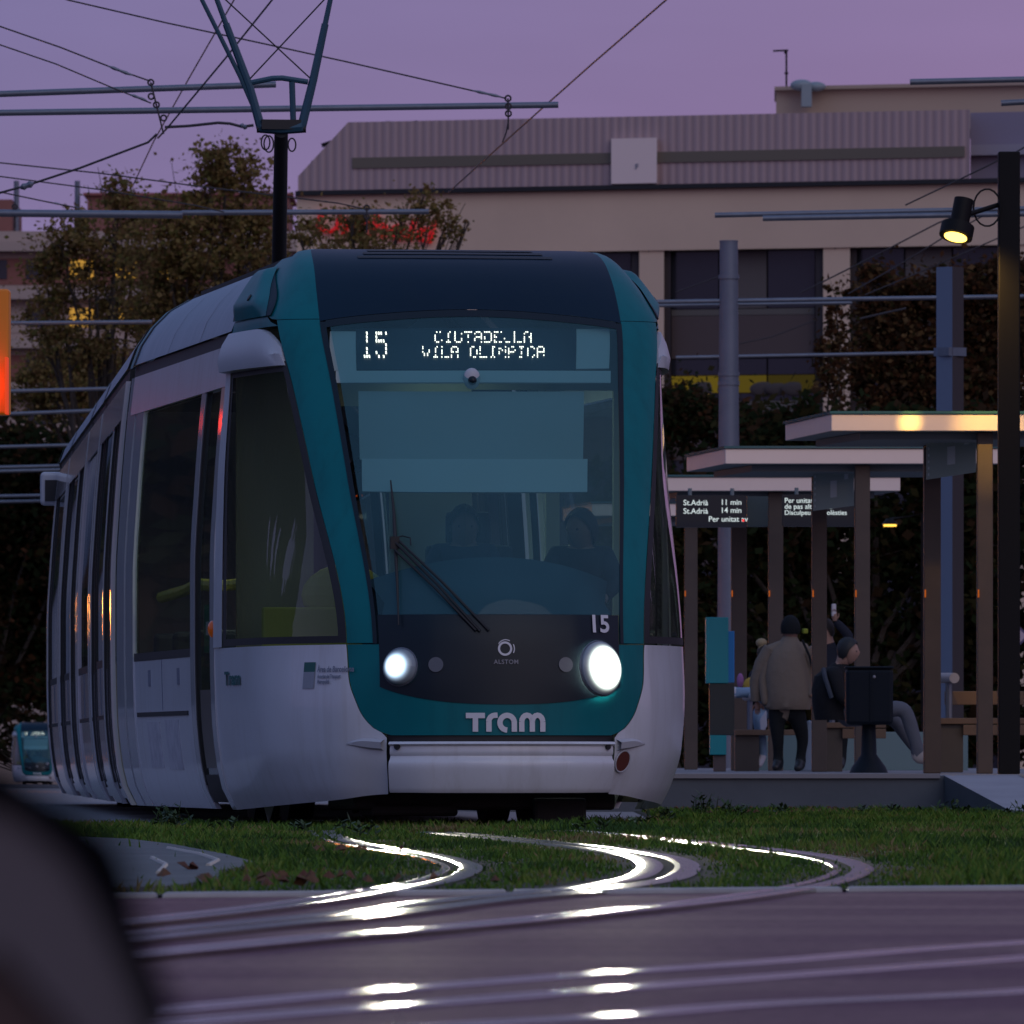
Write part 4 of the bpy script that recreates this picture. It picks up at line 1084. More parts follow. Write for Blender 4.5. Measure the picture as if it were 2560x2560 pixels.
bench(97.0, (1838, 2000, 1824, 1838), (1838, 1898, 1838, 1928), (1864, 1886, 1732, 1752), 'timber bench under the seated girl, between totem and standing woman')
for i, (px0, px1) in enumerate(((1905, 1960), (2190, 2235), (2238, 2275))):
    pass
glp = empty('glass_screen', (0,0,0), 0, 'pale teal glass wind screen low behind the benches', 'glass screen')
slab(1895, 2420, 1830, 1926, 104, .03, mat('frosted_teal_glass', (.13, .21, .22), .3), 'glass_panel', glp)
# ================================================================ MASTS, ARMS, WIRES
def mast_round(px, d, ytop, r0, r1, label):
    e = empty('catenary_mast', (0,0,0), 0, label, 'mast')
    x = (px-1280)/F_PX*d; zt = at(px, ytop, d).z
    mb = MB(); mb.tube([(x, d, 0), (x, d, zt)], [r0, r1], 20); mb.tube([(x, d, zt), (x, d, zt+.02)], r1*1.04, 20); p = mb.build('pole', M['mast'], e, True)
    for yy in (692, 935, 958):
        z = at(0, yy, d).z; mb = MB(); mb.tube([(x, d, z-.03), (x, d, z+.03)], r1*1.13 + (zt-z)*.004, 20); mb.build('clamp', M['mast'], p, True)
    return e
M['mast'] = mat('mast_paint', (.15, .17, .22), .5, metal=.2, var=(3, .5, (.11, .13, .17)))
mast_round(1822, 139, 605, .175, .128, 'round grey catenary mast rising behind the shelters, nearest the tram')
e = empty('catenary_mast', (0,0,0), 0, 'square blue grey mast between the lamp post and the middle shelter', 'mast')
d = 106; x = (2375-1280)/F_PX*d; zt = at(0, 668, d).z
mb = MB(); mb.box((x, d, zt/2), (.21, .21, zt), R(52)); p = mb.build('pole', [mat('mast_bluegrey', (.12, .16, .24), .5), mat('mast_brown', (.05, .04, .042), .6)], e)
for q_ in p.data.polygons: q_.material_index = 1 if q_.normal.x > .3 else 0
mb = MB(); mb.box((x, d, at(0, 880, d).z), (.25, .25, .09), R(38)); mb.build('clamp', M['mast'], p)
mast_round(-200, 99, 180, .175, .128, 'round grey mast just left of the photo carrying the two upper booms')
mast_round(-202, 117, 470, .175, .128, 'round grey mast just left of the photo carrying the thick dark boom')
mast_round(2702, 116.5, 150, .175, .128, 'round grey mast just right of the photo carrying the boom pairs')
lp = empty('lamp_post', (0,0,0), 0, 'tall black square lamp post at right with a lit yellow spotlight', 'lamp post')
d = 79.4; xa, xb = (2495-1280)/F_PX*d, (2549-1280)/F_PX*d; cx = (xa+xb)/2
mb = MB(); mb.box((cx, d, (PZ + at(0, 380, d).z)/2), ((xb-xa), (xb-xa), at(0, 380, d).z-PZ)); M['post_black'] = mat('post_black', (.007, .0065, .007), .55, spec=.15); pl = mb.build('pole', M['post_black'], lp, bevel=.01)
top, bot = at(2410, 498, d-.25), at(2396, 572, d-.30)
mb = MB(); mb.tube([top, bot], .078, 20); body = mb.build('spotlight_body', M['post_black'], lp, True)
ax = (bot - top).normalized(); ax = Vector((.30, -.22, -.92)).normalized()
hc = at(2392, 578, d-.32)
ax = Vector((-.20, -.34, -.92)).normalized()
mb = MB(); mb.tube([hc - ax*.05, hc + ax*.05], .135, 24); mb.build('spotlight_head', M['post_black'], lp, True)
mb = MB(); mb.tube([hc + ax*.050, hc + ax*.056], .092, 24); mb.build('spotlight_lens', emis('spot_lens', (1, .62, .10), 5), lp)
mb = MB(); mb.tube([top.lerp(bot, .6) , Vector((cx - .05, d, top.z-.02))], .02, 8)
mb.tube([Vector((cx - .05, d - .12, top.z + .14)) + Vector((-.13 + .11*math.cos(t), 0, -.2 + .15*math.sin(t))) for t in np.linspace(0, 2*PI, 19)], .008, 5)
mb.build('spotlight_bracket', M['post_black'], lp)
ld = bpy.data.lights.new('beam_and_glow_spot', 'SPOT'); ld.energy = 150; ld.spot_size = R(150); ld.spot_blend = .8; ld.color = (1, .58, .14); ld.shadow_soft_size = .09
lo = bpy.data.objects.new('beam_and_glow_spot', ld); C.objects.link(lo); lo.location = hc + ax*.09; lo.rotation_euler = Vector((-.05, .55, -.85)).to_track_quat('-Z', 'Y').to_euler(); lo.parent = lp
l2 = bpy.data.lights.new('beam_and_glow_spot', 'SPOT'); l2.energy = 800; l2.spot_size = R(5); l2.spot_blend = 1.0; l2.color = (1, .62, .12); l2.shadow_soft_size = .04  # added narrow spot, puts the yellow glow band on the canopy edge
lo2 = bpy.data.objects.new('beam_and_glow_spot', l2); C.objects.link(lo2); lo2.location = hc + ax*.09; lo2.parent = lp
lo2.rotation_euler = (at(2275, 1056, 81.4) - lo2.location).to_track_quat('-Z', 'Y').to_euler()
l3 = bpy.data.lights.new('beam_and_glow_spot', 'SPOT'); l3.energy = 420; l3.spot_size = R(16); l3.spot_blend = 1.0; l3.color = (1, .58, .10); l3.shadow_soft_size = .04  # second added spot, brightens the canopy edge beside the post
lo3 = bpy.data.objects.new('beam_and_glow_spot', l3); C.objects.link(lo3); lo3.location = hc + ax*.09; lo3.parent = lp
lo3.rotation_euler = (at(2475, 1075, 81.4) - lo3.location).to_track_quat('-Z', 'Y').to_euler()
# small distant warm lamp
lq = empty('distant_lamp', (0,0,0), 0, 'small warm lamp glowing between the shelter posts, far away', 'lamp')
d = 150.; q = at(2225, 1316, d); mb = MB(); mb.tube([q, q + Vector((0, 0, .03))], .10, 16); mb.build('lamp_lens', emis('warm_lens', (1, .55, .08), 2.2), lq)
mb = MB(); mb.tube([q + Vector((0, 0, .03)), q + Vector((0,0,.12))], [.13, .05], 16); mb.tube([q + Vector((0,0,.1)), q + Vector((.5, 0, .2)), (q.x + .5, d, 0)], .03, 8); mb.build('lamp_body', M['post_black'], lq)

AG = 'booms carrying the overhead line'
def arm(px0, py0, px1, py1, d, rpx, label, name='overhead_boom', m=None, group=AG, extra=()):
    mb = MB(); mb.tube([at(px0, py0, d), at(px1, py1, d)], rpx*d/F_PX, 12)
    o = mb.build(name, m or M['steel'], None, True)
    tag(o, label, 'boom', group); return o
arm(-200, 242, 690, 211, 98, 8.0, 'upper grey arm whose end meets the pantograph')
arm(-200, 285, 1396, 262, 100, 8.0, 'long grey arm crossing behind the pantograph to above the roof vents')
arm(-200, 531, 456, 537, 117, 9.5, 'thicker dark arm across the left building roof')
arm(455, 532, 1072, 529, 119, 6.5, 'thin grey arm passing in front of the red wall lettering')
arm(-100, 809, 380, 805, 149, 5.0, 'thin grey arm just above the tram roof shell at left')
arm(1787, 538, 2700, 519, 117, 6.5, 'longer of two parallel arms reaching the lamp post')
arm(1907, 546, 2700, 532, 116, 7.0, 'shorter lower of two parallel arms at the lamp post')
arm(1640, 755, 2560, 741, 139, 5.5, 'upper grey arm crossing the round mast')
arm(1640, 764, 2130, 757, 140, 4.5, 'arm close under another arm at the round mast')
arm(1690, 894, 2400, 881, 158, 4.5, 'lower dark arm crossing the round mast below the tram hood height')
arm(2275, 205, 2700, 195, 116, 7.5, 'grey arm high in the sky at the upper right edge')
arm(2503, 258, 2700, 247, 116, 7.5, 'short grey arm end under the top right arm')
for y0, y1, dd in ((978, 971, 171), (1036, 1024, 186), (1117, 1110, 208), (1168, 1161, 225), (1178, 1171, 228), (1240, 1235, 248), (1254, 1249, 252), (1302, 1297, 272), (1311, 1306, 276), (1372, 1366, 301)):
    arm(-60, y0 + 2, 300, y1, dd, 4.5, 'thin grey arm in the dark stack at the far left beside the tram', group='arms stacked up along the line behind the tram')
WG = 'overhead wires'
def wire(px, d, rpx, label, ins=None, dd=0.0):
    n_ = len(px); pts = [at(x, y, d + dd*i/(max(n_-1, 1))) for i, (x, y) in enumerate(px)]
    e = MB(); e.tube(pts, rpx*d/F_PX, 6); o = e.build('overhead_wire', M['wire'], None); tag(o, label, 'wire', WG)
    for (x0, y0, x1, y1, r_) in (ins or ()):
        mb = MB(); a, b_ = at(x0, y0, d-.02), at(x1, y1, d-.02)
        mb.tube([a, a.lerp(b_, .25), a.lerp(b_, .5), a.lerp(b_, .75), b_], [r_*.3*d/F_PX, r_*d/F_PX, r_*.7*d/F_PX, r_*d/F_PX, r_*.3*d/F_PX], 8); mb.build('insulator', M['steel'], o, True)
    return o
M['wire'] = mat('wire_dark', (.045, .038, .042), .5, metal=.3)
wire([(100, -25), (170, 0), (420, 58), (640, 105), (860, 153), (1196, 230), (1266, 246)], 96, 2.2, 'long sagging wire from top left to the hanger above the roof vents', [(1180, 226, 1256, 243, 4)])
wire([(-60, 46), (0, 66), (150, 118), (285, 171), (376, 203)], 97, 2.2, 'upper of two wires coming from the left edge to the chain of hangers', [(270, 165, 330, 188, 4.5)])
wire([(-60, 92), (0, 112), (140, 160), (280, 219), (378, 258)], 97.5, 2.0, 'lower of two wires coming from the left edge to the chain of hangers', [(325, 236, 368, 252, 4)])
wire([(640, -120), (585, 0), (470, 200), (385, 352), (333, 462)], 92, 2.4, 'steep wire crossing the upper arm left of the pantograph', dd=40)
wire([(760, -110), (680, 0), (560, 150), (420, 318), (395, 345)], 92, 2.6, 'diagonal contact wire running behind the pantograph arm', dd=8)
wire([(-60, 500), (0, 482), (66, 464), (200, 420), (370, 356), (392, 335)], 100, 3.2, 'thick slanted wire at left with a pale insulator bead', [(50, 470, 84, 458, 9)])
wire([(412, 318), (470, 315), (545, 307), (575, 309), (606, 317), (634, 313)], 99, 4.0, 'short curved steady arm left of the pantograph knee', [(600, 312, 618, 320, 7)])
wire([(-60, 400), (0, 407), (250, 433), (490, 465), (846, 508), (905, 521)], 118, 2.0, 'upper thin wire crossing the left tree top')
wire([(-60, 433), (0, 441), (250, 474), (490, 514), (560, 530)], 118, 1.9, 'middle thin wire crossing the left tree top')
wire([(-60, 468), (0, 480), (110, 503), (190, 519)], 118, 2.0, 'short thin wire ending at the left chimney pipe', [(135, 507, 150, 511, 3)])
wire([(1760, -100), (1665, 0), (1480, 160), (1290, 329), (1180, 428), (1120, 482)], 88, 2.7, 'long diagonal wire from top centre down to the corrugated roof', dd=46)
wire([(1271, 300), (1266, 330), (1256, 356)], 99, 2.0, 'short dropper wire under the hanger chain above the corrugated roof')
wire([(2720, 280), (2540, 380), (2400, 448), (2263, 513)], 116, 2.2, 'topmost slanted wire meeting the lamp post')
wire([(2390, 540), (2344, 558), (2180, 643), (2002, 732)], 140, 2.2, 'slanted wire from the spotlight down to the grey arm')
wire([(2480, 528), (2373, 585), (2240, 667), (2120, 735)], 140, 2.0, 'second slanted wire right of the spotlight wire')
wire([(2700, 505), (2487, 599), (2320, 672), (2163, 737)], 140, 1.9, 'lowest slanted wire passing behind the lamp post')
wire([(2150, 797), (2210, 783), (2265, 771)], 140, 3.2, 'short pale steady arm in front of the brown trees', )
wire([(1690, 730), (1760, 705), (1800, 690)], 141, 1.8, 'short wire clamped to the round mast near its top')
wire([(1800, 870), (1930, 842), (2040, 800)], 150, 1.6, 'faint wire rising right from the round mast in front of the brown wall panel')
# chains of hangers
def chain(px, d, r_, label):
    o_ = empty('wire_hanger', (0,0,0), 0, label, 'hanger', 'wire hangers')
    for i, (x, y) in enumerate(px):
        q = at(x, y, d); rr = r_*d/F_PX; mb = MB()
        mb.tube([q + Vector((rr*math.cos(t), 0, rr*math.sin(t))) for t in np.linspace(0, 2*PI, 17)], rr*.38, 6)
        mb.build('link', M['wire'], o_, True)
    mb = MB(); mb.tube([at(px[0][0], px[0][1], d), at(px[-1][0], px[-1][1] + 40, d)], 2.5*d/F_PX, 6); mb.build('hanger_rod', M['wire'], o_)
chain([(377, 206), (378, 241), (391, 262), (409, 295)], 96.8, 7, 'chain of rings joining wires to two arms left of the pantograph')
chain([(1270, 246), (1271, 266), (1271, 284)], 96, 7, 'chain of rings on the long arm above the corrugated roof')
chain([(37, 517), (37, 530)], 117, 6, 'small hanger on the arm at the left edge')
chain([(917, 519), (917, 541)], 118.6, 6, 'small hanger on the arm in front of the red lettering')

# traffic signal at the left edge
ts = empty('traffic_signal', (0,0,0), 0, 'orange traffic signal cut by the left edge, red light glowing low inside', 'traffic light')
d = 47.0; b0 = at(22, 722, d); b1 = at(22, 1035, d); w = .34
M['sig'] = mat('signal_orange', (.42, .13, .005), .45, emit=(1, .28, .01), estr=.10)  # lit look of the housing put in as weak emission
mb = MB(); mb.box((b0.x - w/2, d + .1, (b0.z+b1.z)/2), (w, .20, b0.z-b1.z)); mb.build('backplate', M['sig'], ts, bevel=.01)
mb = MB(); zz = lerp(b1.z, b0.z, .22)
mb.tube([(b0.x - .17, d - .02, zz), (b0.x - .17, d - .022, zz)], .10, 24); rl = mb.build('red_light', emis('signal_red', (1, .03, .0), 14), ts)
mb = MB(); mb.box((b0.x - .006, d - .07, lerp(b1.z, b0.z, .22)), (.012, .14, .27)); mb.build('visor', mat('visor_lit', (.5, .12, .02), .4, emit=(1, .05, .0), estr=.55), ts)  # red lamplight on the visor put in as emission
mb = MB(); mb.tube([(b0.x - .17, d + .1, 0), (b0.x - .17, d + .1, b1.z)], .05, 12); mb.build('pole', M['post_black'], ts)
pd = bpy.data.lights.new('signal_glow', 'POINT'); pd.energy = 1.2; pd.color = (1, .05, .01); pd.shadow_soft_size = .08
po = bpy.data.objects.new('signal_glow', pd); C.objects.link(po); po.location = (b0.x - .12, d - .12, zz); po.parent = ts
ts2 = copy_tree(ts); [bpy.data.objects.remove(q) for q in list(ts2.children) if q.type == 'LIGHT']; ts2.location = (-4.07, 28.0, 1.20); ts2['label'] = 'second orange traffic signal, seen only as a red streak mirrored in the tram door glass'
# diamond road sign behind the lamp post
ds = empty('road_sign', (0,0,0), 0, 'pale diamond road sign half hidden behind the black lamp post', 'sign')
d = 120.; c = at(2535, 1590, d); h = 39*d/F_PX
mb = MB(); mb.prism([c + Vector((-h,0,0)), c + Vector((0,0,-h*.95)), c + Vector((h,0,0)), c + Vector((0,0,h*.95))], (0,0,0), (0,.02,0)); mb.build('sign_border', mat('sign_violet', (.10, .07, .16), .5), ds)
h *= .80; c2 = c + Vector((0, -.006, 0)); mb = MB(); mb.prism([c2 + Vector((-h,0,0)), c2 + Vector((0,0,-h*.95)), c2 + Vector((h,0,0)), c2 + Vector((0,0,h*.95))], (0,0,0), (0,.004,0)); mb.build('sign_face', mat('sign_pink', (.55, .40, .46), .5), ds)
mb = MB(); mb.tube([(c.x, d + .05, 0), (c.x, d + .05, c.z)], .03, 8); mb.build('pole', M['steel'], ds)

# ================================================================ BUILDINGS
bd = lambda px: 306 - (px - 720)*.0038
zr = lambda py: EYE + (1895 - py)/F_PX*bd(1600)
def bp(px, z, off=0.0): d = bd(px) + off; return Vector(((px-1280)/F_PX*d, d, z))
main = empty('office_building', (0,0,0), 0, 'large beige office building under a ribbed mauve roof storey', 'building')
M['beige'] = mat('beige_wall', (.71, .525, .385), .85, var=(.10, .8, (.60, .44, .325)))
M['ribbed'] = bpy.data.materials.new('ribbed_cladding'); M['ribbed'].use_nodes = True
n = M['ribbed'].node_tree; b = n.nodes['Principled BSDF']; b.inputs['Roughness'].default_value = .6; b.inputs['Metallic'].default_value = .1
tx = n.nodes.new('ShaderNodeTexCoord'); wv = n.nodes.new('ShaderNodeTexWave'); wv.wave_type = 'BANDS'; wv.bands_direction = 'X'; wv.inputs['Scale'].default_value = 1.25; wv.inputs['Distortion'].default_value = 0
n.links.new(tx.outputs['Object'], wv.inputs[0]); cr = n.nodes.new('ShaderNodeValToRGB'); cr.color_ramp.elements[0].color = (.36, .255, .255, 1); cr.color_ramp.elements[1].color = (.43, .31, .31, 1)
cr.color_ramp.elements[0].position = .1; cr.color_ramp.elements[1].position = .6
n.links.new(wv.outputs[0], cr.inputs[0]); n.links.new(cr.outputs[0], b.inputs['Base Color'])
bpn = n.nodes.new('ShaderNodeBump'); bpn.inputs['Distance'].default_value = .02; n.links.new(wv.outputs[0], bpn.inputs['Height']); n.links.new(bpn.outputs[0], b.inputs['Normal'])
zt, zm, z0 = zr(291), zr(467), -1.5
def facade_box(px0, px1, za, zb, o0, o1, m, name, parent):
    mb = MB(); P = [bp(px0, za, o0), bp(px1, za, o0), bp(px1, za, o1), bp(px0, za, o1)]
    mb.prism(P, (0,0,0), (0,0,zb-za)); return mb.build(name, m, parent)
# roof storey with its raked left end; setback at the right
mb = MB(); poly = [bp(745, zm), bp(2425, zm), bp(2425, zt), bp(870, zt), bp(745, zr(425))]
mb.prism([Vector(p) for p in poly], (0,0,0), (0,16,0)); rf = mb.build('roof_storey', M['ribbed'], main)
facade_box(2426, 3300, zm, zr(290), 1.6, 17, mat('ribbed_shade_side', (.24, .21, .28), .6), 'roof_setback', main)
facade_box(2426, 3300, zr(398), zr(372), 1.2, 1.58, mat('pale_gutter', (.30, .28, .34), .6), 'roof_gutter', main)
facade_box(880, 2412, zr(408), zr(381), -.06, .3, mat('olive_band', (.15, .125, .095), .7), 'roof_band', main)
facade_box(738, 3300, zr(474), zr(463), -.25, 2, M['black'], 'cornice', main)
# wall: piers and spandrels around deep window bays
bays = [(200, 570), (660, 1060), (1195, 1598), (1660, 2058), (2125, 2520), (2590, 2990)]
zw = zr(627)
facade_box(742, 3300, zw, zr(474.5), 0, 12, M['beige'], 'upper_wall', main)
edges = [742] + [q for b_ in bays[1:] for q in b_ ] + [3300]
edges[1] = 742.5
for i in range(0, len(edges), 2):
    if edges[i+1] - edges[i] > 2: facade_box(edges[i], edges[i+1], z0, zw - .002, 0, 12, M['beige'], 'wall_pier', main)
for px in (1622, 2088):
    mb = MB(); mb.box(bp(px, zr(555), -.005), (.03, .02, zr(474.5)-zw)); mb.build('wall_joint', mat('joint_dark', (.26, .20, .18), .8), main)
M['pane'] = mat('dark_pane', (.022, .023, .032), .2, spec=.5)
M['pane_lit'] = emis('lit_room', (1, .70, .08), .10)
M['pane_lit2'] = emis('lit_room_mid', (1, .72, .10), .075); M['pane_lit3'] = emis('lit_room_dim', (1, .75, .16), .035)
M['pane_cream'] = mat('curtain_pane', (.10, .085, .08), .6)
M['spandrel'] = mat('brown_spandrel', (.085, .060, .058), .7)
M['frame'] = mat('bay_frame', (.035, .026, .028), .6)
M['greyspan'] = mat('grey_spandrel', (.115, .105, .095), .8)
def bay(p0, p1):
    facade_box(p0 + 1, p1 - 1, z0, zw - .004, 1.01, 1.4, M['frame'], 'bay_back', main)
    for a, b_ in ((p0, p0 + 17), (p1 - 19, p1)): facade_box(a, b_, z0, zw - .003, .25, 1.0, M['frame'], 'bay_jamb', main)
    L_, R_ = p0 + 17, p1 - 19; W = R_ - L_
    def row(y0, y1, mats, name='window'):
        k = len(mats)
        for i, m in enumerate(mats):
            wn = facade_box(L_ + W*i/k + 2, L_ + W*(i+1)/k - 2, zr(y1), zr(y0), .55, .8, m, name, main)
    row(629, 772, [M['pane'], M['pane_cream'], M['pane']]); row(774, 789, [M['greyspan']], 'transom'); row(790, 896, [M['spandrel']], 'spandrel')
    row(899, 938, [M['pane'], M['pane'], M['pane']]); row(940, 982, [M['pane_lit'], M['pane_lit2'], M['pane_lit3']] if p0 in (1660, 1195) else [M['pane']]*3, 'lit_window')
    row(985, 1003, [M['pane']], 'transom'); row(1004, 1040, [M['greyspan']], 'spandrel'); row(1042, 1150, [M['spandrel']], 'spandrel'); row(1152, 1300, [M['pane']]*3); row(1302, 1420, [M['spandrel']], 'spandrel'); row(1422, 2000, [M['pane']]*3)
for b_ in bays[1:]: bay(*b_)
rn = random.Random(2)
for px in (1760, 1815, 1910, 1945, 1985): mbs = MB(); c_ = bp(px, zr(975), .50); mbs.ball(c_, .32, 12, 8, (rn.uniform(.8, 1.5), .1, rn.uniform(.5, .8))); mbs.build('office_silhouette', M['frame'], main, True)
for px, y in ((1728, 984), (1760, 986)): facade_box(px, px + 14, zr(y+6), zr(y), .45, .52, emis('strip_lamp', (1, .6, .25), .35), 'strip_lamp', main)
facade_box(1528, 1642, zr(460), zr(347), -.35, -.07, mat('white_panel', (.82, .66, .62), .6), 'wall_panel', main)
me = text_mesh('F', .22, .008, 'CENTER')
p = bp(1592, zr(424), -.37)
for v in me.vertices: v.co = Vector((p.x + v.co.x, p.y, p.z + v.co.y))
me.materials.clear(); me.materials.append(M['greytext']); o = bpy.data.objects.new('panel_letter', me); C.objects.link(o); o.parent = main
ZK = lambda y: EYE + (zr(y) - EYE)*1.031
facade_box(1940, 3300, zr(291.5), ZK(232), 9, 14, mat('plant_room_wall', (.46, .345, .255), .85), 'plant_room', main)
facade_box(1936, 3300, ZK(236), ZK(227), 8.7, 14.2, mat('coping_beige', (.40, .30, .23), .8), 'plant_room_coping', main)
mb = MB(); q = bp(1966, ZK(228), 9.5); t_ = bp(1966, ZK(133), 9.5); mb.tube([q, t_], .035, 6); mb.tube([t_ + Vector((-.42, 0, -.02)), t_ + Vector((.06, 0, 0))], .03, 5)
for k in range(6): mb.tube([t_ + Vector((-.40 + .075*k, -.14, -.02)), t_ + Vector((-.40 + .075*k, .14, -.02))], .015, 5)
mb.box(t_ + Vector((-.02, 0, -.05)), (.1, .06, .12)); mb.box(q.lerp(t_, .4), (.12, .06, .06)); ant = mb.build('antenna', M['post_black'], main)
mb = MB(); c = bp(2012, ZK(226), 8.3); mb.box(c + Vector((.05, 0, -.35)), (.32, .5, .7)); mb.ball(c + Vector((-.1, 0, -.02)), .30, 14, 8, (1.2, .8, .62)); mb.ball(c + Vector((.35, 0, -.06)), .26, 14, 8, (1.2, .8, .6)); mb.build('air_handler', mat('ahu_grey', (.22, .27, .29), .5), main, True)
for px in (970, 1040):
    mb = MB(); c = bp(px, zr(293), 3); mb.tube([c + Vector((0, 0, -.3)), c], .26, 16); mb.ball(c + Vector((0, 0, .02)), .285, 16, 8, (1, 1, .75)); mb.build('roof_vent', M['post_black'], main, True)
for px, y in ((825, 322), (800, 366)):
    mb = MB(); c = bp(px, zr(y), 4); mb.tube([c + Vector((0,0,-1.2)), c], .04, 6); mb.box(c, (.55, .55, .10), 0, 0, Matrix.Rotation(R(-18), 3, 'Y')); mb.build('roof_vent', M['post_black'], main)
# red lettering on the wall behind the tree
me = text_mesh('Uniheld', 1.5, .03, shear=.2)
p = bp(790, 0, -.22)
mb_ = mat('red_letters', (.62, .012, .012), .5, emit=(1, .02, .02), estr=.20)
xs = [v.co.x for v in me.vertices]; x0_, x1_ = min(xs), max(xs)
for v in me.vertices:
    f_ = (v.co.x - x0_)/(x1_ - x0_); px = 790 + f_*302; q = bp(px, zr(566 + 34*f_), -.22); v.co = Vector((q.x, q.y, q.z + v.co.y*.66))
me.materials.clear(); me.materials.append(mb_); o = bpy.data.objects.new('wall_lettering', me); C.objects.link(o); o.parent = main
sm = o.modifiers.new('depth', 'SOLIDIFY'); sm.thickness = .08

# apartment house far left
M['lit_flat'] = emis('lit_flat', (1, .52, .09), .50)
ap_b = empty('apartment_block', (0,0,0), 0, 'distant brick apartment block with lit yellow windows behind the left tree', 'building')
D2 = 600.; a2 = lambda px, py: at(px, py, D2)
M['brick'] = mat('red_brick', (.26, .105, .085), .85, var=(.2, .5, (.20, .08, .07)))
M['cream'] = mat('cream_render', (.40, .31, .27), .85)
def fbox(px0, px1, y0, y1, o0, o1, m, name, parent=ap_b):
    a, b_ = a2(px0, y0), a2(px1, y1); mb = MB(); mb.box(((a.x+b_.x)/2, D2 + (o0+o1)/2, (a.z+b_.z)/2), (b_.x-a.x, o1-o0, a.z-b_.z)); return mb.build(name, m, parent)
fbox(-1500, 760, 578, 2000, 0, 14, M['cream'], 'wall')
fbox(215, 720, 484, 577.8, 2, 14, M['brick'], 'upper_storey'); fbox(-700, 26, 494, 577.8, 2, 14, M['brick'], 'upper_storey')
fbox(205, 730, 478, 484, 1.6, 14.2, mat('tile_red', (.30, .10, .09), .8), 'parapet')
for px in (35, 188):
    a, b_ = a2(px, 445), a2(px, 578); mb = MB(); mb.tube([(a.x, D2 + 3, b_.z), (a.x, D2 + 3, a.z)], .17, 10); mb.build('flue_pipe', M['mast'], ap_b)
for k, y in enumerate((620, 740, 862, 984, 1106, 1228)):
    fbox(-1500, 760, y - 14, y + 10, -1.2, 0, M['cream'], 'balcony_slab'); fbox(-1500, 760, y + 26, y + 92, -.05, 0, M['brick'] if k % 2 == 0 else M['cream'], 'wall_band')
    for j, px in enumerate(range(-1420, 740, 108)):
        on = (k, px + 2) in ()
        lit = (abs(px - 200) < 40 and k in (0, 1)) or (abs(px-308) < 40 and k in (0, 1)) or (abs(px - 416) < 40 and k == 0)
        lit = k in (0, 1) and (px in (200, 308) or (px == 416 and k == 0)) or (k > 1 and rn.random() < .12)
        fbox(px - 26, px + 34, y + 30, y + 78, -.12, -.051, M['lit_flat'] if lit else M['pane'], 'lit_window' if lit else 'window') if 'lit_flat' in M else None
# ================================================================ TREES
def leafmat(name, c):
    m = bpy.data.materials.new(name); m.use_nodes = True; n = m.node_tree; n.nodes.clear()
    o = n.nodes.new('ShaderNodeOutputMaterial'); d = n.nodes.new('ShaderNodeBsdfDiffuse'); t = n.nodes.new('ShaderNodeBsdfTranslucent'); x = n.nodes.new('ShaderNodeMixShader')
    d.inputs[0].default_value = (*c, 1); t.inputs[0].default_value = (*[q*1.1 for q in c], 1); x.inputs[0].default_value = .42
    n.links.new(d.outputs[0], x.inputs[1]); n.links.new(t.outputs[0], x.inputs[2]); n.links.new(x.outputs[0], o.inputs[0]); return m
LM = [leafmat('leaf_olive', (.25, .175, .06)), leafmat('leaf_brown', (.18, .105, .045)), leafmat('leaf_green', (.15, .135, .042)), leafmat('leaf_tan', (.32, .22, .09))]
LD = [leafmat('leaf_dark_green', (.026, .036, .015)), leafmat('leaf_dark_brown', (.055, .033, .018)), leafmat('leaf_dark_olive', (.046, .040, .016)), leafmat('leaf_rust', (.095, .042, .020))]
M['bark'] = mat('bark', (.045, .034, .026), .9, var=(3, .6, (.09, .075, .06)))
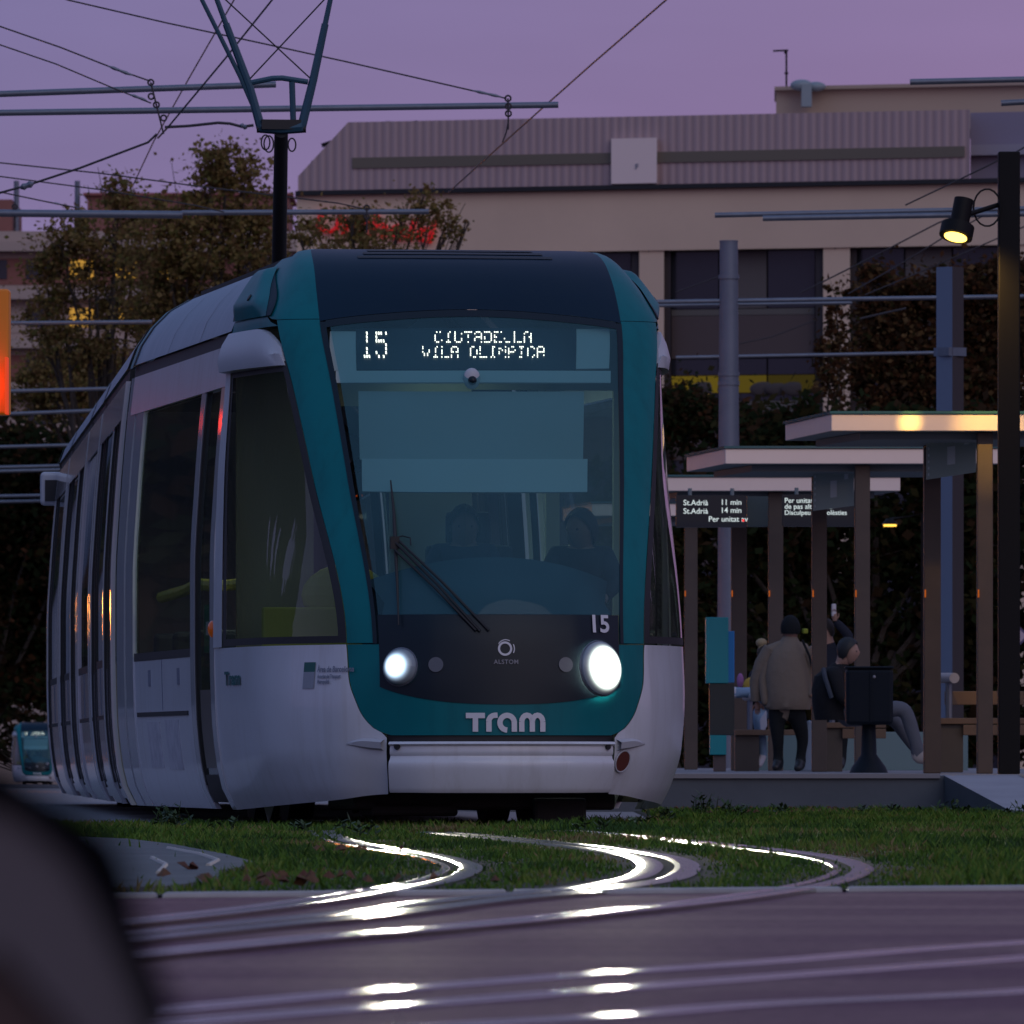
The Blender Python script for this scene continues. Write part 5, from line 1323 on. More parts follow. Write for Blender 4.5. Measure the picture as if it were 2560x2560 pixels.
def tree(d, base_px, clumps, leaf, dens, mats, label, seed, base_r=.22, group='trees', fork=None, weights=(.42, .30, .18, .10)):
    rn = random.Random(seed); k = d/F_PX
    bx = (base_px-1280)*k; e = empty('tree', (0,0,0), 0, label, 'tree', group)
    cs = [(at(px, py, d) + Vector((0, rn.uniform(-1, 1)*rx*k*1.0, 0)), rx*k, ry*k) for px, py, rx, ry in clumps]
    extra = []
    for i, (c, rx, ry) in enumerate(cs):      # fill between neighbouring clumps
        for q in sorted(cs, key=lambda o_: (o_[0]-c).length)[1:3]:
            if (q[0]-c).length < 2.6*(rx+q[1]): extra.append((c.lerp(q[0], rn.uniform(.35, .65)) + Vector((0, rn.uniform(-.4, .4), 0)), (rx+q[1])*.42, (ry+q[2])*.42))
    core = list(cs); cs = cs + extra
    top = max(c[0].z for c in cs); fz = fork or max(.8, min(c[0].z for c in cs)*.6)
    cx0 = sum(c[0].x for c in cs)/len(cs)
    mb = MB(); F = Vector((lerp(bx, cx0, .15), d, gz(d) + fz))
    mb.tube([(bx, d, gz(d)-.1), (bx, d, gz(d)+.3), F], [base_r*1.25, base_r, base_r*.75], 10)
    for c, rx, ry in core:
        mid = F.lerp(c, .5) + Vector((rn.uniform(-.3, .3), rn.uniform(-.3, .3), rn.uniform(.0, .5)))
        mb.tube([F, mid, c], [base_r*.45, base_r*.26, base_r*.08], 6)
        for _ in range(4):
            t_ = c + Vector((rn.gauss(0, rx*.6), rn.gauss(0, rx*.6), rn.gauss(0, ry*.6)))
            mb.tube([mid.lerp(c, rn.uniform(.3, 1)), t_], [base_r*.09, base_r*.03], 4)
    mb.build('trunk', M['bark'], e, True)
    vs = []; fs = []; mi = []
    for c, rx, ry in cs:
        n_ = int(dens * rx * ry / (leaf*leaf))
        # sub-tufts give the crown light and dark clumps
        tufts = [(Vector((rn.gauss(0, .55)*rx, rn.gauss(0, .55)*rx, rn.gauss(0, .55)*ry)), rn.uniform(.2, .45), rn.random()) for _ in range(max(5, int(rx*ry/(leaf*leaf)/16)))]
        for _ in range(n_):
            if rn.random() < .72:
                tf, tr_, tone = rn.choice(tufts); q = c + tf + Vector((rn.gauss(0, tr_*rx*.55), rn.gauss(0, tr_*rx*.55), rn.gauss(0, tr_*ry*.55)))
            else:
                q = c + Vector((rn.gauss(0, .72*rx), rn.gauss(0, .72*rx), rn.gauss(0, .72*ry)))
            a = Vector((rn.gauss(0, 1), rn.gauss(0, 1), rn.gauss(0, .7))).normalized(); b_ = a.orthogonal().normalized(); b_ = (b_*math.cos(rn.uniform(0, PI)) + a.cross(b_)*math.sin(rn.uniform(0, PI)))
            s_ = leaf*rn.uniform(.55, 1.15)*.62; j = len(vs)
            vs.extend([q - a*s_, q + b_*s_*.62 - a*s_*.1, q + a*s_, q - b_*s_*.62 - a*s_*.1]); fs.append((j, j+1, j+2, j+3))
            mi.append(rn.choices((0, 1, 2, 3), weights)[0])
    me = bpy.data.meshes.new('crown'); me.from_pydata([tuple(v) for v in vs], [], fs)
    for m in mats: me.materials.append(m)
    me.polygons.foreach_set('material_index', mi); me.update()
    o = bpy.data.objects.new('crown', me); C.objects.link(o); o.parent = e
    return e
tree(230, 520, [(565, 395, 62, 44), (520, 440, 62, 50), (605, 440, 62, 66), (640, 520, 60, 66), (470, 530, 74, 56), (560, 550, 90, 70), (470, 650, 110, 76), (600, 660, 100, 80), (520, 760, 120, 70), (400, 720, 90, 70), (650, 600, 40, 60), (400, 560, 80, 60), (415, 640, 90, 70), (390, 800, 90, 60)], 0.119, 16.19, LM, 'tallest olive brown tree rising behind the pantograph mast', 11, group='autumn trees behind the tram')
tree(236, 260, [(290, 445, 34, 26), (300, 490, 62, 34), (330, 545, 80, 46), (235, 575, 60, 44), (150, 600, 56, 56), (110, 660, 52, 66), (225, 665, 88, 64), (330, 640, 90, 64), (270, 730, 90, 60), (150, 740, 70, 62), (370, 780, 86, 56), (290, 838, 70, 34), (170, 830, 80, 50), (100, 800, 50, 60), (230, 900, 90, 50)], 0.119, 14.08, LM, 'olive brown tree before the lit yellow windows at left', 12, group='autumn trees behind the tram')
tree(222, 900, [(745, 560, 44, 48), (800, 590, 60, 44), (880, 580, 56, 44), (930, 560, 48, 42), (990, 590, 66, 44), (1058, 492, 34, 34), (1075, 540, 46, 40), (1115, 555, 26, 44), (1010, 530, 34, 36), (880, 530, 34, 22), (1140, 590, 22, 30), (930, 625, 120, 30), (1172, 554, 14, 8)], 0.108, 9.51, LM, 'thin leafed tree in front of the red lettering and beige wall', 13, group='autumn trees behind the tram')
tree(250, 330, [(110, 905, 80, 60), (190, 930, 90, 66), (280, 940, 90, 70), (90, 990, 80, 50), (200, 1010, 110, 50)], 0.108, 23.60, LM, 'sparse low branches against the pale wall left of the tram roof', 14, group='autumn trees behind the tram')
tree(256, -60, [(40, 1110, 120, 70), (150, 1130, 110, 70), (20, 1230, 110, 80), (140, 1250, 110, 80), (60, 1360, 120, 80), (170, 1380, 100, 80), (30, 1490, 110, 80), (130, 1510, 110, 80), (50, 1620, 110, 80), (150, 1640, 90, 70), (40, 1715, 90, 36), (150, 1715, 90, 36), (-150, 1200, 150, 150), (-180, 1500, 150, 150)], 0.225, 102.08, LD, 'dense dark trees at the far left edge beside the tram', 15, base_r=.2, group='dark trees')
tree(190, 2330, [(2200, 720, 60, 44), (2280, 745, 80, 60), (2400, 720, 70, 50), (2470, 730, 70, 60), (2560, 720, 60, 60), (2180, 830, 60, 70), (2280, 860, 100, 90), (2420, 850, 100, 90), (2540, 860, 80, 90), (2190, 950, 70, 80), (2320, 980, 110, 80), (2460, 990, 100, 80), (2640, 900, 80, 120)], 0.120, 68.64, [LD[3], LD[1], LM[1], LD[2]], 'reddish brown tree between the lamp post and the square mast', 16, group='dark trees')
tree(200, 2090, [(2090, 720, 26, 24), (2085, 800, 30, 40), (2105, 880, 34, 40), (2075, 950, 40, 40), (2105, 1010, 30, 30), (2060, 880, 30, 60)], 0.128, 17.60, [LD[3], LD[1], LM[1], LD[2]], 'thin reddish twigs crossing the pale wall pier', 17, base_r=.1, group='dark trees')
hd = [(x + (i % 3)*23, y + (j % 2)*20, 100, 80) for i, x in enumerate(range(1560, 2720, 150)) for j, y in enumerate((1105, 1230, 1350, 1470, 1590, 1710, 1830))]
hd = [c for c in hd if not (c[0] < 1760 and c[1] < 1120)]
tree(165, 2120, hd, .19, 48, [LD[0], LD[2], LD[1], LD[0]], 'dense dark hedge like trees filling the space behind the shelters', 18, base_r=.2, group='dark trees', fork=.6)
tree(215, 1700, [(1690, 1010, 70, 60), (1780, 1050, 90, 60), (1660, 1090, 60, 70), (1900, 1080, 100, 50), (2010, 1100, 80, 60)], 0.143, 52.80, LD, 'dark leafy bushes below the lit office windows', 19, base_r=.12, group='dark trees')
tree(575, 60, [(x, y, 60, 30) for x in range(-160, 420, 55) for y in (1745, 1790, 1830, 1872)], .55, 9, LD, 'low dark bushes beyond the tiny second tram', 21, base_r=.12, group='dark trees', fork=.5)
# wood along the left of the line, mirrored by the tram's side windows
rn = random.Random(5); vs = []; fs = []; mi = []
for i in range(115000):
    t_ = rn.random(); ang = R(lerp(4.5, 62, t_)) if i % 3 else R(lerp(-14, -60, t_)); dist = lerp(150, 62, t_**.6) + rn.gauss(0, 3)
    x = -3 - dist*math.sin(ang); y = 62 + dist*math.cos(ang); h = (13 + 5*noise.noise((ang*16, 0, 0)) + 3*noise.noise((ang*50, 4, 0)))*lerp(1, .85, t_); z = .2 + rn.random()**.8*h
    a = Vector((rn.gauss(0, 1), rn.gauss(0, 1), rn.gauss(0, 1))).normalized()*rn.uniform(.32, .6); b_ = a.orthogonal().normalized()*rn.uniform(.26, .5); q = Vector((x, y, z)); j = len(vs)
    vs.extend([q-a, q+b_, q+a, q-b_]); fs.append((j, j+1, j+2, j+3)); mi.append(rn.choice((0, 1, 2)))
me = bpy.data.meshes.new('far_wood'); me.from_pydata([tuple(v) for v in vs], [], fs)
for m in LD[:3]: me.materials.append(m)
me.polygons.foreach_set('material_index', mi); o = bpy.data.objects.new('far_wood', me); C.objects.link(o); tag(o, kind='stuff')

for i in range(11):
    e = empty('amber_lantern', (-8.6 - i*.36 + .13*(i % 2), 122 + i*3.1, .02*(i % 3)), 0, 'small amber lantern on a post, mirrored as an orange dot along the tram side', 'lantern', 'amber lanterns mirrored in the tram side')
    mb = MB(); mb.tube([(0, 0, 0), (0, 0, 2.2)], .04, 8); mb.tube([(0, 0, 2.52), (0, 0, 2.6)], [.16, .04], 10); mb.build('post', M['post_black'], e)
    mb = MB(); mb.ball((0, 0, 2.36), .15, 12, 8); mb.build('globe', emis('amber_globe', (1, .30, .05), 85), e, True)

# ================================================================ PEOPLE
def cloth(name, c): return mat(name, c, .85, spec=.2, bump=(14, .5))
SK = mat('skin', (.34, .20, .15), .6); SKD = mat('skin_dim', (.22, .12, .09), .6)
def person(label, d, joints, bones, mats, group=None, face=None, extras=()):
    """joints: name -> (px, py, depth offset, radius in metres); bones: (a, b, material index)"""
    e = empty('person', (0,0,0), 0, label, 'person', group)
    bm_ = bmesh.new(); lay = bm_.verts.layers.skin.verify(); V = {}; pos = {}
    for k, (px, py, dz, r_) in joints.items():
        p = at(px, py, d); p.y += dz; pos[k] = p
        v = bm_.verts.new(p); v[lay].radius = (r_, r_); V[k] = v
    V[bones[0][0]][lay].use_root = True
    for a, b_, _ in bones: bm_.edges.new((V[a], V[b_]))
    me = bpy.data.meshes.new('body'); bm_.to_mesh(me); bm_.free()
    o = bpy.data.objects.new('body', me); C.objects.link(o)
    o.modifiers.new('skin', 'SKIN').use_smooth_shade = True; sb = o.modifiers.new('sub', 'SUBSURF'); sb.levels = 2; sb.render_levels = 2
    dg = bpy.context.evaluated_depsgraph_get(); dg.update()
    me2 = bpy.data.meshes.new_from_object(o.evaluated_get(dg)); C.objects.unlink(o); bpy.data.objects.remove(o)
    me2.name = 'body'; me2.materials.clear()
    for m in mats: me2.materials.append(m)
    idx = []
    for p in me2.polygons:
        c = p.center; best = None
        for a, b_, m_ in bones:
            A, B = pos[a], pos[b_]; ab = B - A; t_ = max(0, min(1, (c-A).dot(ab)/max(ab.length_squared, 1e-9)))
            r_ = lerp(joints[a][3], joints[b_][3], t_); dd = (c - (A + ab*t_)).length - r_
            if best is None or dd < best[0]: best = (dd, m_)
        idx.append(best[1])
    me2.polygons.foreach_set('material_index', idx); me2.polygons.foreach_set('use_smooth', [True]*len(idx)); me2.update()
    ob = bpy.data.objects.new('body', me2); C.objects.link(ob); ob.parent = e
    return e, pos
def head(e, c, r_, facing, skin, hair, long_=0.0):
    """head with face; facing is a unit vector in plan"""
    f = Vector(facing).normalized(); s_ = Vector((-f.y, f.x, 0))
    mb = MB(); n_, m_ = 16, 12; P = []
    for i in range(m_ + 1):
        th = PI*i/m_; row = []
        for k in range(n_ + 1):
            ph = 2*PI*k/n_; u = math.sin(th)*math.cos(ph); v = math.sin(th)*math.sin(ph); w_ = math.cos(th)
            jaw = 1 - .28*max(0, -w_); fx = u*r_*(.98 if u > 0 else 1.05)*jaw
            nose_ = .22*r_*math.exp(-((w_ + .12)/.16)**2 - (v/.16)**2) if u > 0 else 0
            brow = .05*r_*math.exp(-((w_ - .12)/.10)**2) if u > .3 else 0
            lips = .06*r_*math.exp(-((w_ + .52)/.08)**2 - (v/.3)**2) if u > 0 else 0
            row.append(c + f*(fx + nose_ + brow + lips) + s_*v*r_*.78*jaw + Vector((0, 0, w_*r_*1.22)))
        P.append(row)
    mb.grid(P, 0, flip=True); h = mb.build('head', skin, e, True)
    mb = MB()
    for sg in (-1, 1): mb.ball(c + f*r_*.80 + s_*sg*r_*.33 + Vector((0,0,.06*r_)), r_*.10, 8, 6)
    mb.build('eye', M['black'], h)
    mb = MB()
    for sg in (-1, 1): mb.ball(c + s_*sg*r_*.78 - f*r_*.05 + Vector((0, 0, -.05*r_)), r_*.22, 8, 6, (.5, .5, 1))
    mb.build('ear', skin, h, True)
    if hair:
        mb = MB(); P = []
        for i in range(9):
            row = []
            for k in range(25):
                ph = 2*PI*k/24; u = math.cos(ph); lim = lerp(.58, .27, max(0, u)**.7) if u > 0 else lerp(.62, .80 + long_, -u)
                th = PI*lim*i/8; rr = r_*(1.12 + .04*math.sin(7*ph+i))
                row.append(c + f*(math.sin(th)*u*rr*1.02) + s_*(math.sin(th)*math.sin(ph)*rr*.84) + Vector((0, 0, math.cos(th)*rr*1.2)))
            P.append(row)
        mb.grid(P, 0, flip=True); mb.build('hair', hair, e, True)
    return h
def loft(e, name, rings, m, n_=22, cap=True, fold=0.0, seed=1):
    """garment: rings of (centre, half width, half depth)"""
    mb = MB(); P = []
    for j, (c, a, b_) in enumerate(rings):
        row = []
        for k in range(n_ + 1):
            ph = 2*PI*k/n_; w_ = 1 + fold*noise.noise((math.cos(ph)*2.2 + seed, math.sin(ph)*2.2, j*.8))
            row.append(Vector(c) + Vector((a*w_*math.cos(ph), b_*w_*math.sin(ph), 0)))
        P.append(row)
    mb.grid(P, 0)
    if cap: mb.add(P[-1][:-1], [tuple(range(n_))])
    o = mb.build(name, m, e, True); return o
def hand(mb, c, d_, r_, mi=0):
    """palm and five fingers continuing along direction d_"""
    d_ = Vector(d_).normalized(); s_ = d_.cross(Vector((0, 1, 0)));
    if s_.length < .1: s_ = Vector((1, 0, 0))
    s_.normalize(); nrm = d_.cross(s_)
    mb.tube([c, c + d_*r_*1.0, c + d_*r_*2.0], [r_*.62, r_*.85, r_*.7], 8, mi)
    for i, (o_, l) in enumerate(((-.6, 1.5), (-.2, 1.8), (.2, 1.7), (.6, 1.3))):
        p = c + d_*r_*1.9 + s_*o_*r_; mb.tube([p, p + d_*r_*l*.55, p + (d_*.85 + nrm*.5).normalized()*r_*l], [r_*.2, r_*.19, r_*.14], 6, mi)
    p = c + d_*r_*.6 - s_*r_*.7; mb.tube([p, p + (d_ - s_*.8).normalized()*r_*.8, p + (d_*1.2 - s_*.5).normalized()*r_*1.5], [r_*.24, r_*.22, r_*.15], 6, mi)

# -- standing woman seen from behind
JK = cloth('taupe_jacket', (.185, .150, .118)); BK = cloth('black_cloth', (.010, .012, .014)); SHO = mat('black_shoe', (.012, .012, .014), .5)
D = 96.0
j = {'pelvis': (1966, 1770, 0, .125), 'waist': (1966, 1720, 0, .125), 'chest': (1966, 1650, 0, .14), 'neck': (1974, 1600, 0, .06), 'headb': (1978, 1578, -.01, .085), 'headt': (1978, 1556, 0, .085),
     'shl': (1925, 1628, 0, .075), 'shr': (2012, 1625, 0, .075), 'ell': (1908, 1700, -.02, .058), 'elr': (2030, 1690, .02, .058), 'wrl': (1914, 1765, -.05, .040), 'wrr': (2024, 1745, -.10, .040),
     'hipl': (1938, 1780, 0, .10), 'hipr': (1994, 1780, 0, .10), 'knl': (1945, 1850, -.03, .062), 'knr': (2008, 1850, .05, .062), 'anl': (1945, 1908, 0, .042), 'anr': (2000, 1908, .05, .042), 'tol': (1936, 1922, -.14, .040), 'tor': (1992, 1924, -.12, .040), 'hel': (1952, 1922, .05, .04), 'her': (2006, 1922, .10, .04)}
bones = [('pelvis', 'waist', 0), ('waist', 'chest', 0), ('chest', 'neck', 0), ('neck', 'headb', 2), ('headb', 'headt', 2), ('chest', 'shl', 0), ('chest', 'shr', 0), ('shl', 'ell', 0), ('shr', 'elr', 0), ('ell', 'wrl', 0), ('elr', 'wrr', 0),
         ('pelvis', 'hipl', 1), ('pelvis', 'hipr', 1), ('hipl', 'knl', 1), ('hipr', 'knr', 1), ('knl', 'anl', 1), ('knr', 'anr', 1), ('anl', 'tol', 3), ('anr', 'tor', 3), ('anl', 'hel', 3), ('anr', 'her', 3)]
w_, pos = person('person standing with back turned in taupe jacket and black beanie', D, j, bones, [JK, BK, SKD, SHO])
k = D/F_PX
def C_(px, py, dy=0): p = at(px, py, D); p.y += dy; return p
loft(w_, 'jacket', [(C_(1972, 1774), .205, .16), (C_(1970, 1768), .222, .175), (C_(1970, 1740), .232, .18), (C_(1968, 1690), .222, .175), (C_(1967, 1650), .205, .165), (C_(1969, 1625), .175, .14), (C_(1973, 1606), .105, .10), (C_(1975, 1594), .075, .08), (C_(1975, 1590), .06, .06)], JK, 26, fold=.09)
for side, pts in ((-1, [(1930, 1622), (1908, 1660), (1893, 1705), (1893, 1752)]), (1, [(2016, 1622), (2032, 1655), (2038, 1690), (2030, 1735)])):
    mb = MB(); mb.tube([C_(x, y, .02*i) for i, (x, y) in enumerate(pts)], [.085, .088, .078, .062], 12); mb.build('sleeve', JK, w_, True)
mb = MB(); hand(mb, C_(1893, 1756, .06), (0.05, -.1, -1), .035); mb.build('hand', SKD, w_, True)
mb = MB(); P = []
for i in range(10):
    th = PI*.62*i/9; P.append([C_(1976, 1572) + Vector((.098*math.sin(th)*math.cos(t)*(1 if i < 8 else .98), .105*math.sin(th)*math.sin(t), .135*math.cos(th))) for t in np.linspace(0, 2*PI, 21)])
mb.grid(P, 0, flip=True); mb.build('beanie', BK, w_, True)
mb = MB(); mb.tube([C_(2004, 1600, -.16), C_(2022, 1640, -.19), C_(2034, 1690, -.19), C_(2036, 1725, -.17)], .012, 6); mb.build('bag_strap', BK, w_)
mb = MB(); mb.box(C_(2012, 1578, -.05), (.05, .05, .05), .5); mb.build('scarf_tip', mat('lime_cloth', (.22, .26, .02), .8), w_, bevel=.012)
bag = MB(); P_ = [C_(2020, 1800, .15), C_(2052, 1805, .15), C_(2046, 1930, .15), C_(1990, 1930, .15)]
bag.prism(P_, (0, 0, 0), (0, .18, 0)); tag(bag.build('shopping_bag', mat('pale_blue_bag', (.20, .27, .38), .6), bevel=.02), 'pale blue bag on the ground behind the standing woman', 'bag')

# -- seated man in profile facing right
D = 88.0; k = D/F_PX
BJ = cloth('black_jacket', (.013, .013, .015)); GP = cloth('grey_joggers', (.115, .12, .14)); WS = mat('pale_trainer', (.42, .37, .34), .6)
j = {'pelvis': (2085, 1790, .1, .125), 'waist': (2080, 1750, .1, .12), 'chest': (2082, 1700, .1, .13), 'neck': (2102, 1662, .08, .055), 'headb': (2112, 1648, .08, .075), 'headt': (2118, 1625, .08, .085),
     'shn': (2085, 1682, -.10, .072), 'eln': (2100, 1745, -.16, .052), 'wrn': (2150, 1775, -.12, .038), 'shf': (2095, 1684, .28, .072), 'elf': (2125, 1745, .30, .052), 'wrf': (2180, 1765, .26, .038),
     'hipn': (2120, 1790, -.02, .105), 'knn': (2262, 1768, -.06, .082), 'ann': (2298, 1888, -.06, .050), 'ton': (2335, 1908, -.08, .042), 'hen': (2284, 1904, -.05, .045),
     'hipf': (2115, 1792, .2, .10), 'knf': (2235, 1790, .26, .078), 'anf': (2290, 1872, .30, .048), 'tof': (2348, 1910, .30, .042)}
bones = [('pelvis', 'waist', 0), ('waist', 'chest', 0), ('chest', 'neck', 0), ('neck', 'headb', 2), ('headb', 'headt', 2), ('chest', 'shn', 0), ('chest', 'shf', 0), ('shn', 'eln', 0), ('eln', 'wrn', 0), ('shf', 'elf', 0), ('elf', 'wrf', 0),
         ('pelvis', 'hipn', 1), ('pelvis', 'hipf', 1), ('hipn', 'knn', 1), ('knn', 'ann', 1), ('ann', 'ton', 3), ('ann', 'hen', 3), ('hipf', 'knf', 1), ('knf', 'anf', 1), ('anf', 'tof', 3)]
mn, pos = person('person seated in profile in black jacket and grey joggers beside the bin', D, j, bones, [BJ, GP, SK, WS])
hc_ = C_(2122, 1628, .06)
head(mn, hc_, .095, (1, -.25, -.1), SK, mat('black_hair', (.010, .009, .009), .6))
mb = MB(); hand(mb, C_(2150, 1776, -.12), (1, -.1, -.35), .034); hand(mb, C_(2180, 1766, .26), (1, .1, -.5), .034); mb.build('hand', SK, mn, True)
loft(mn, 'jacket', [(C_(2085, 1800, .1), .17, .2), (C_(2082, 1770, .1), .18, .21), (C_(2078, 1725, .1), .175, .22), (C_(2082, 1690, .1), .16, .21), (C_(2092, 1672, .1), .12, .15), (C_(2102, 1660, .09), .065, .08)], BJ, 22, fold=.08, seed=5)
mb = MB(); mb.tube([C_(2058, 1672, -.08), C_(2062, 1695, -.14), C_(2078, 1745, -.15)], .022, 6); mb.build('backpack_strap', cloth('slate_strap', (.06, .07, .09)), mn, True)

# -- seated girl, crossed leg
D = 97.5; k = D/F_PX
NV = cloth('navy_top', (.014, .016, .026)); JN = cloth('light_jeans', (.20, .30, .42)); WT = mat('white_trainer', (.55, .53, .58), .6)
j = {'pelvis': (1912, 1775, .1, .12), 'waist': (1912, 1738, .1, .105), 'chest': (1905, 1690, .1, .115), 'neck': (1908, 1662, .08, .05), 'headb': (1914, 1648, .06, .07), 'headt': (1912, 1632, .06, .08),
     'shn': (1885, 1688, -.06, .062), 'eln': (1872, 1732, -.10, .045), 'wrn': (1892, 1758, -.16, .034), 'shf': (1928, 1688, .2, .062), 'elf': (1935, 1735, .16, .045), 'wrf': (1910, 1752, -.02, .034),
     'hipn': (1918, 1770, 0, .10), 'knn': (1925, 1732, -.30, .075), 'ann': (1832, 1732, -.42, .045), 'ton': (1804, 1718, -.46, .036), 'hen': (1826, 1742, -.42, .038),
     'hipf': (1905, 1780, .15, .095), 'knf': (1895, 1790, -.3, .07), 'anf': (1905, 1892, -.3, .045), 'tof': (1890, 1918, -.4, .04)}
gl, pos = person('person seated with hair bun, light blue jeans and one leg crossed', D, j, bones, [NV, JN, SK, WT])
hc_ = C_(1916, 1640, .05); head(gl, hc_, .088, (.9, -.4, -.2), SK, mat('dark_hair', (.030, .020, .014), .7))
mb = MB(); mb.ball(C_(1904, 1607, .06), .052, 12, 8, (1.1, 1, .9)); mb.tube([C_(1908, 1622, .06), C_(1904, 1607, .06)], [.05, .04], 8); mb.build('hair_bun', mat('blond_hair', (.26, .20, .11), .7), gl, True)
mb = MB(); hand(mb, C_(1892, 1758, -.17), (.6, -.3, -.6), .03); hand(mb, C_(1910, 1752, -.03), (-.6, -.4, -.4), .03); mb.build('hand', SK, gl, True)
mb = MB(); mb.ball(C_(1850, 1702, -.12), .05, 10, 8, (.7, .5, 1.5)); mb.ball(C_(1890, 1690, -.1), .04, 10, 8, (.8, .4, 1.3)); mb.build('pink_sleeve', cloth('pink_cloth', (.30, .13, .30)), gl, True)
mb = MB(); mb.ball(C_(1877, 1716, -.24), .085, 16, 10, (1, .55, 1.05)); o = mb.build('yellow_bag', cloth('yellow_cloth', (.40, .26, .05)), None, True); tag(o, 'round yellow bag on the lap of the seated girl', 'bag')
mb = MB(); P_ = [C_(1896, 1800, -.5), C_(1912, 1775, -.5), C_(1915, 1815, -.5), C_(1908, 1828, -.5), C_(1898, 1826, -.5)]; mb.prism(P_, (0,0,0), (0, .06, 0)); tag(mb.build('paper_bag', mat('white_paper', (.45, .45, .50), .7), bevel=.01), 'small white paper folded over the bench edge beside the standing woman', 'paper')

# -- person with a raised arm, mostly behind a post
D = 101.5; k = D/F_PX
DJ = cloth('dark_blue_coat', (.022, .026, .040))
j = {'pelvis': (2085, 1775, 0, .13), 'waist': (2085, 1730, 0, .125), 'chest': (2084, 1660, 0, .14), 'neck': (2072, 1610, 0, .06), 'headb': (2064, 1590, 0, .075), 'headt': (2060, 1568, 0, .085),
     'shn': (2110, 1628, -.05, .075), 'eln': (2122, 1590, -.12, .058), 'wrn': (2086, 1552, -.16, .040), 'shf': (2050, 1628, .05, .075), 'elf': (2046, 1690, 0, .055), 'wrf': (2060, 1745, -.1, .04),
     'hipn': (2104, 1785, 0, .1), 'knn': (2104, 1850, 0, .07), 'ann': (2104, 1905, 0, .045), 'ton': (2100, 1918, -.14, .04), 'hen': (2106, 1918, .05, .04), 'hipf': (2062, 1785, 0, .1), 'knf': (2062, 1850, 0, .07), 'anf': (2062, 1905, 0, .045), 'tof': (2058, 1918, -.14, .04)}
sp_, pos = person('person in dark coat raising one arm behind the shelter post', D, j, bones, [DJ, BK, SK, SHO])
head(sp_, C_(2062, 1575), .095, (-.8, -.5, 0), SK, mat('brown_hair', (.02, .014, .010), .7))
mb = MB(); hand(mb, C_(2086, 1552, -.16), (-.1, -.2, 1), .036); mb.build('hand', SK, sp_, True)
mb = MB(); mb.box(C_(2083, 1526, -.18), (.05, .03, .13), .3); tag(mb.build('paper_cup', mat('white_cup', (.6, .6, .65), .5), bevel=.012), 'pale cup in the raised hand of the person behind the post', 'cup')

# -- driver and companion inside the cab
def local(px, py, dd): return at(px, py, 55 + dd)
D = 57.0; k = D/F_PX
BL = cloth('driver_blue', (.03, .05, .09))
def sitter(cx, cy, s_, label, dd, m, face):
    global D
    D = 55 + dd
    f = lambda x, y, z, r_: (cx + x*s_, cy + y*s_, z, r_)
    j = {'pelvis': f(0, 235, 0, .13), 'waist': f(0, 190, 0, .13), 'chest': f(0, 110, 0, .145), 'neck': f(0, 52, -.02, .06), 'headb': f(0, 34, -.03, .08), 'headt': f(0, 0, -.03, .09),
      'shn': f(-68, 78, 0, .075), 'eln': f(-92, 150, -.12, .055), 'wrn': f(-60, 185, -.32, .04), 'shf': f(68, 78, 0, .075), 'elf': f(92, 150, -.12, .055), 'wrf': f(60, 185, -.32, .04),
      'hipn': f(-36, 240, -.02, .11), 'knn': f(-48, 245, -.42, .08), 'ann': f(-48, 400, -.45, .05), 'ton': f(-48, 412, -.58, .045), 'hen': f(-48, 412, -.42, .045), 'hipf': f(36, 240, -.02, .11), 'knf': f(48, 245, -.42, .08), 'anf': f(48, 400, -.45, .05), 'tof': f(48, 412, -.58, .045)}
    e, _ = person(label, D, j, bones, [m, BK, SKD, SHO])
    head(e, C_(cx, cy + 10*s_, -.04), .10, face, SKD, mat('cab_hair', (.015, .013, .013), .7))
    mb = MB(); hand(mb, C_(cx - 60*s_, cy + 186*s_, -.33), (.2, -1, -.3), .038); hand(mb, C_(cx + 60*s_, cy + 186*s_, -.33), (-.2, -1, -.3), .038); mb.build('hand', SKD, e, True)
sitter(1160, 1310, .98, 'person driving, dim behind the centre of the windscreen', 1.35, BL, (.1, -1, 0))
sitter(1452, 1318, .95, 'person sitting dim behind the right part of the windscreen', 1.75, cloth('companion_dark', (.02, .025, .035)), (-.6, -.8, 0))

# ================================================================ SECOND TRAM, NEAR CAR
far = copy_tree(tram)
for ch in list(far.children):
    if ch.type == 'LIGHT': bpy.data.objects.remove(ch)
    elif ch.name.startswith('headlight'):
        ch.material_slots[0].link = 'OBJECT'; ch.material_slots[0].material = M['mask']
far.location = (-25.3, 525, -1.05); far.rotation_euler = (0, 0, R(3))
far['label'] = 'tiny second tram far down the line at left, its front glowing teal'
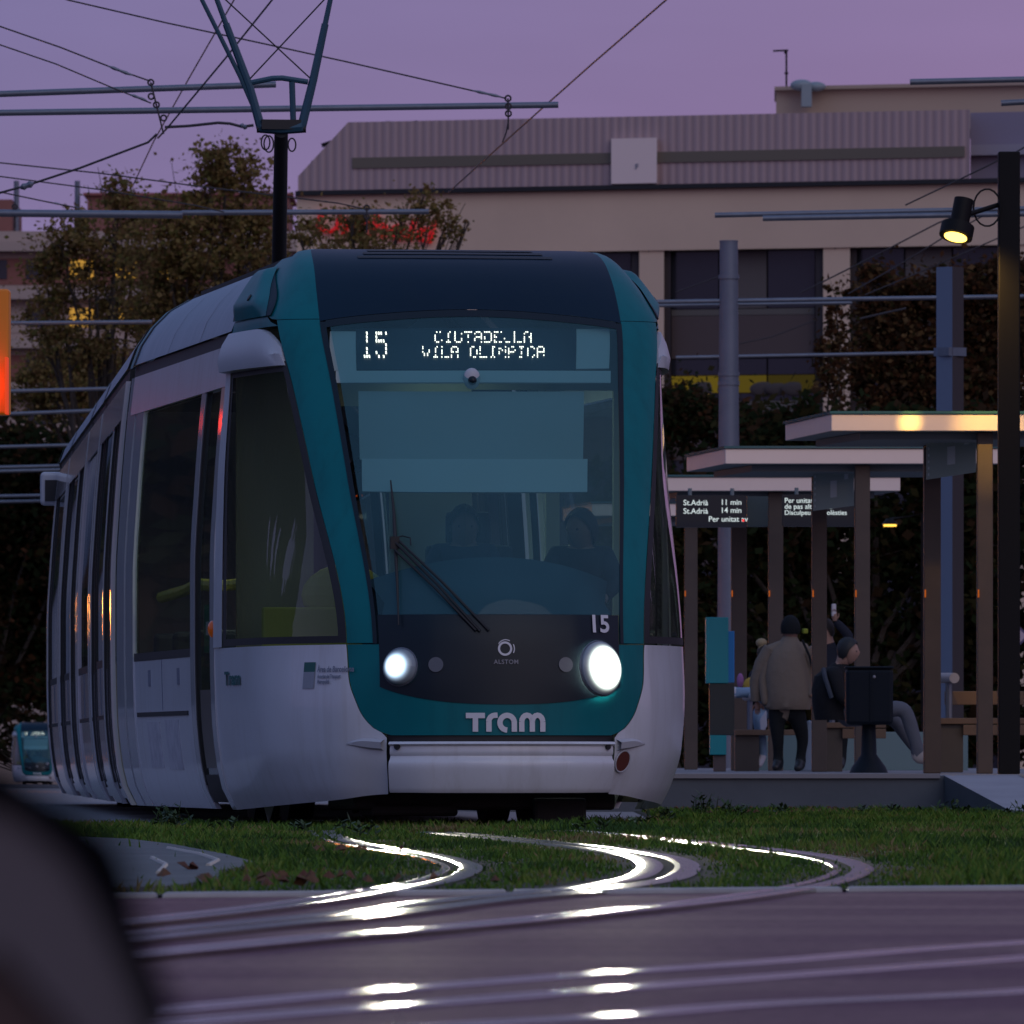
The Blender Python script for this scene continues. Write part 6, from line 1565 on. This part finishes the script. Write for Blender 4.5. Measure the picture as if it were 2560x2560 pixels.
# parked hatchback close to the lens, far out of focus
DC = 3.0; CX = (445-1280)/F_PX*DC
car = empty('parked_car', (CX, DC, -1.0), R(7), 'very blurred dark red car close to the lens in the lower left corner', 'car')
M['car'] = mat('dark_red_paint', (.030, .006, .008), .4); M['pillar'] = mat('pillar_grey', (.075, .06, .072), .5); M['trim'] = mat('car_trim', (.003, .003, .004), .6, spec=.0)
def cl(px, py): q = at(px, py, DC); return (q.x - CX, q.z + 1.0)
out = [cl(*p) for p in ((445, 2546), (414, 2457), (378, 2368), (347, 2279), (329, 2190), (289, 2100), (200, 2030), (89, 1965), (0, 1905))] + [(-.4, 1.405), (-1.2, 1.43), (-1.7, 1.38)]
inn = [cl(*p) for p in ((390, 2600), (356, 2500), (320, 2412), (276, 2323), (231, 2234), (178, 2145), (89, 2066), (0, 2010))] + [(-.4, 1.38), (-1.2, 1.40), (-1.68, 1.34)]
red = [cl(*p) for p in ((0, 2370), (156, 2546), (230, 2650))]
prof = [(.03, .30), (.06, .5), (.06, .85), (.03, 1.02)] + [(x - .004, z - .004) for x, z in out] + [(-2.4, .98), (-3.3, .86), (-3.7, .70), (-3.8, .45), (-3.7, .25), (-.1, .25)]
mb = MB(); mb.prism([Vector((x, .01, z)) for x, z in prof], (0, 0, 0), (0, 1.62, 0)); body = mb.build('body', M['car'], car)
mb = MB(); mb.prism([Vector((x, -.005, z)) for x, z in out + [(-1.7, 1.33)] + inn[::-1]], (0, 0, 0), (0, 1.7, 0)); mb.build('window_frame', M['trim'], car)
mb = MB(); pil = inn + [(-1.6, 1.10), (-.45, 1.12)] + red
mb.prism([Vector((x, .0, z)) for x, z in pil], (0, 0, 0), (0, .02, 0)); mb.build('rear_pillar', M['pillar'], car)
for x in (-.72, -3.0):
    for y in (.12, 1.5):
        mb = MB(); mb.tube([(x, y-.1, .30), (x, y+.1, .30)], .30, 24); wl = mb.build('wheel', M['trim'], car, True)
        mb = MB(); mb.tube([(x, y-.11, .30), (x, y+.11, .30)], .18, 16); mb.build('rim', M['steel'], wl, True)
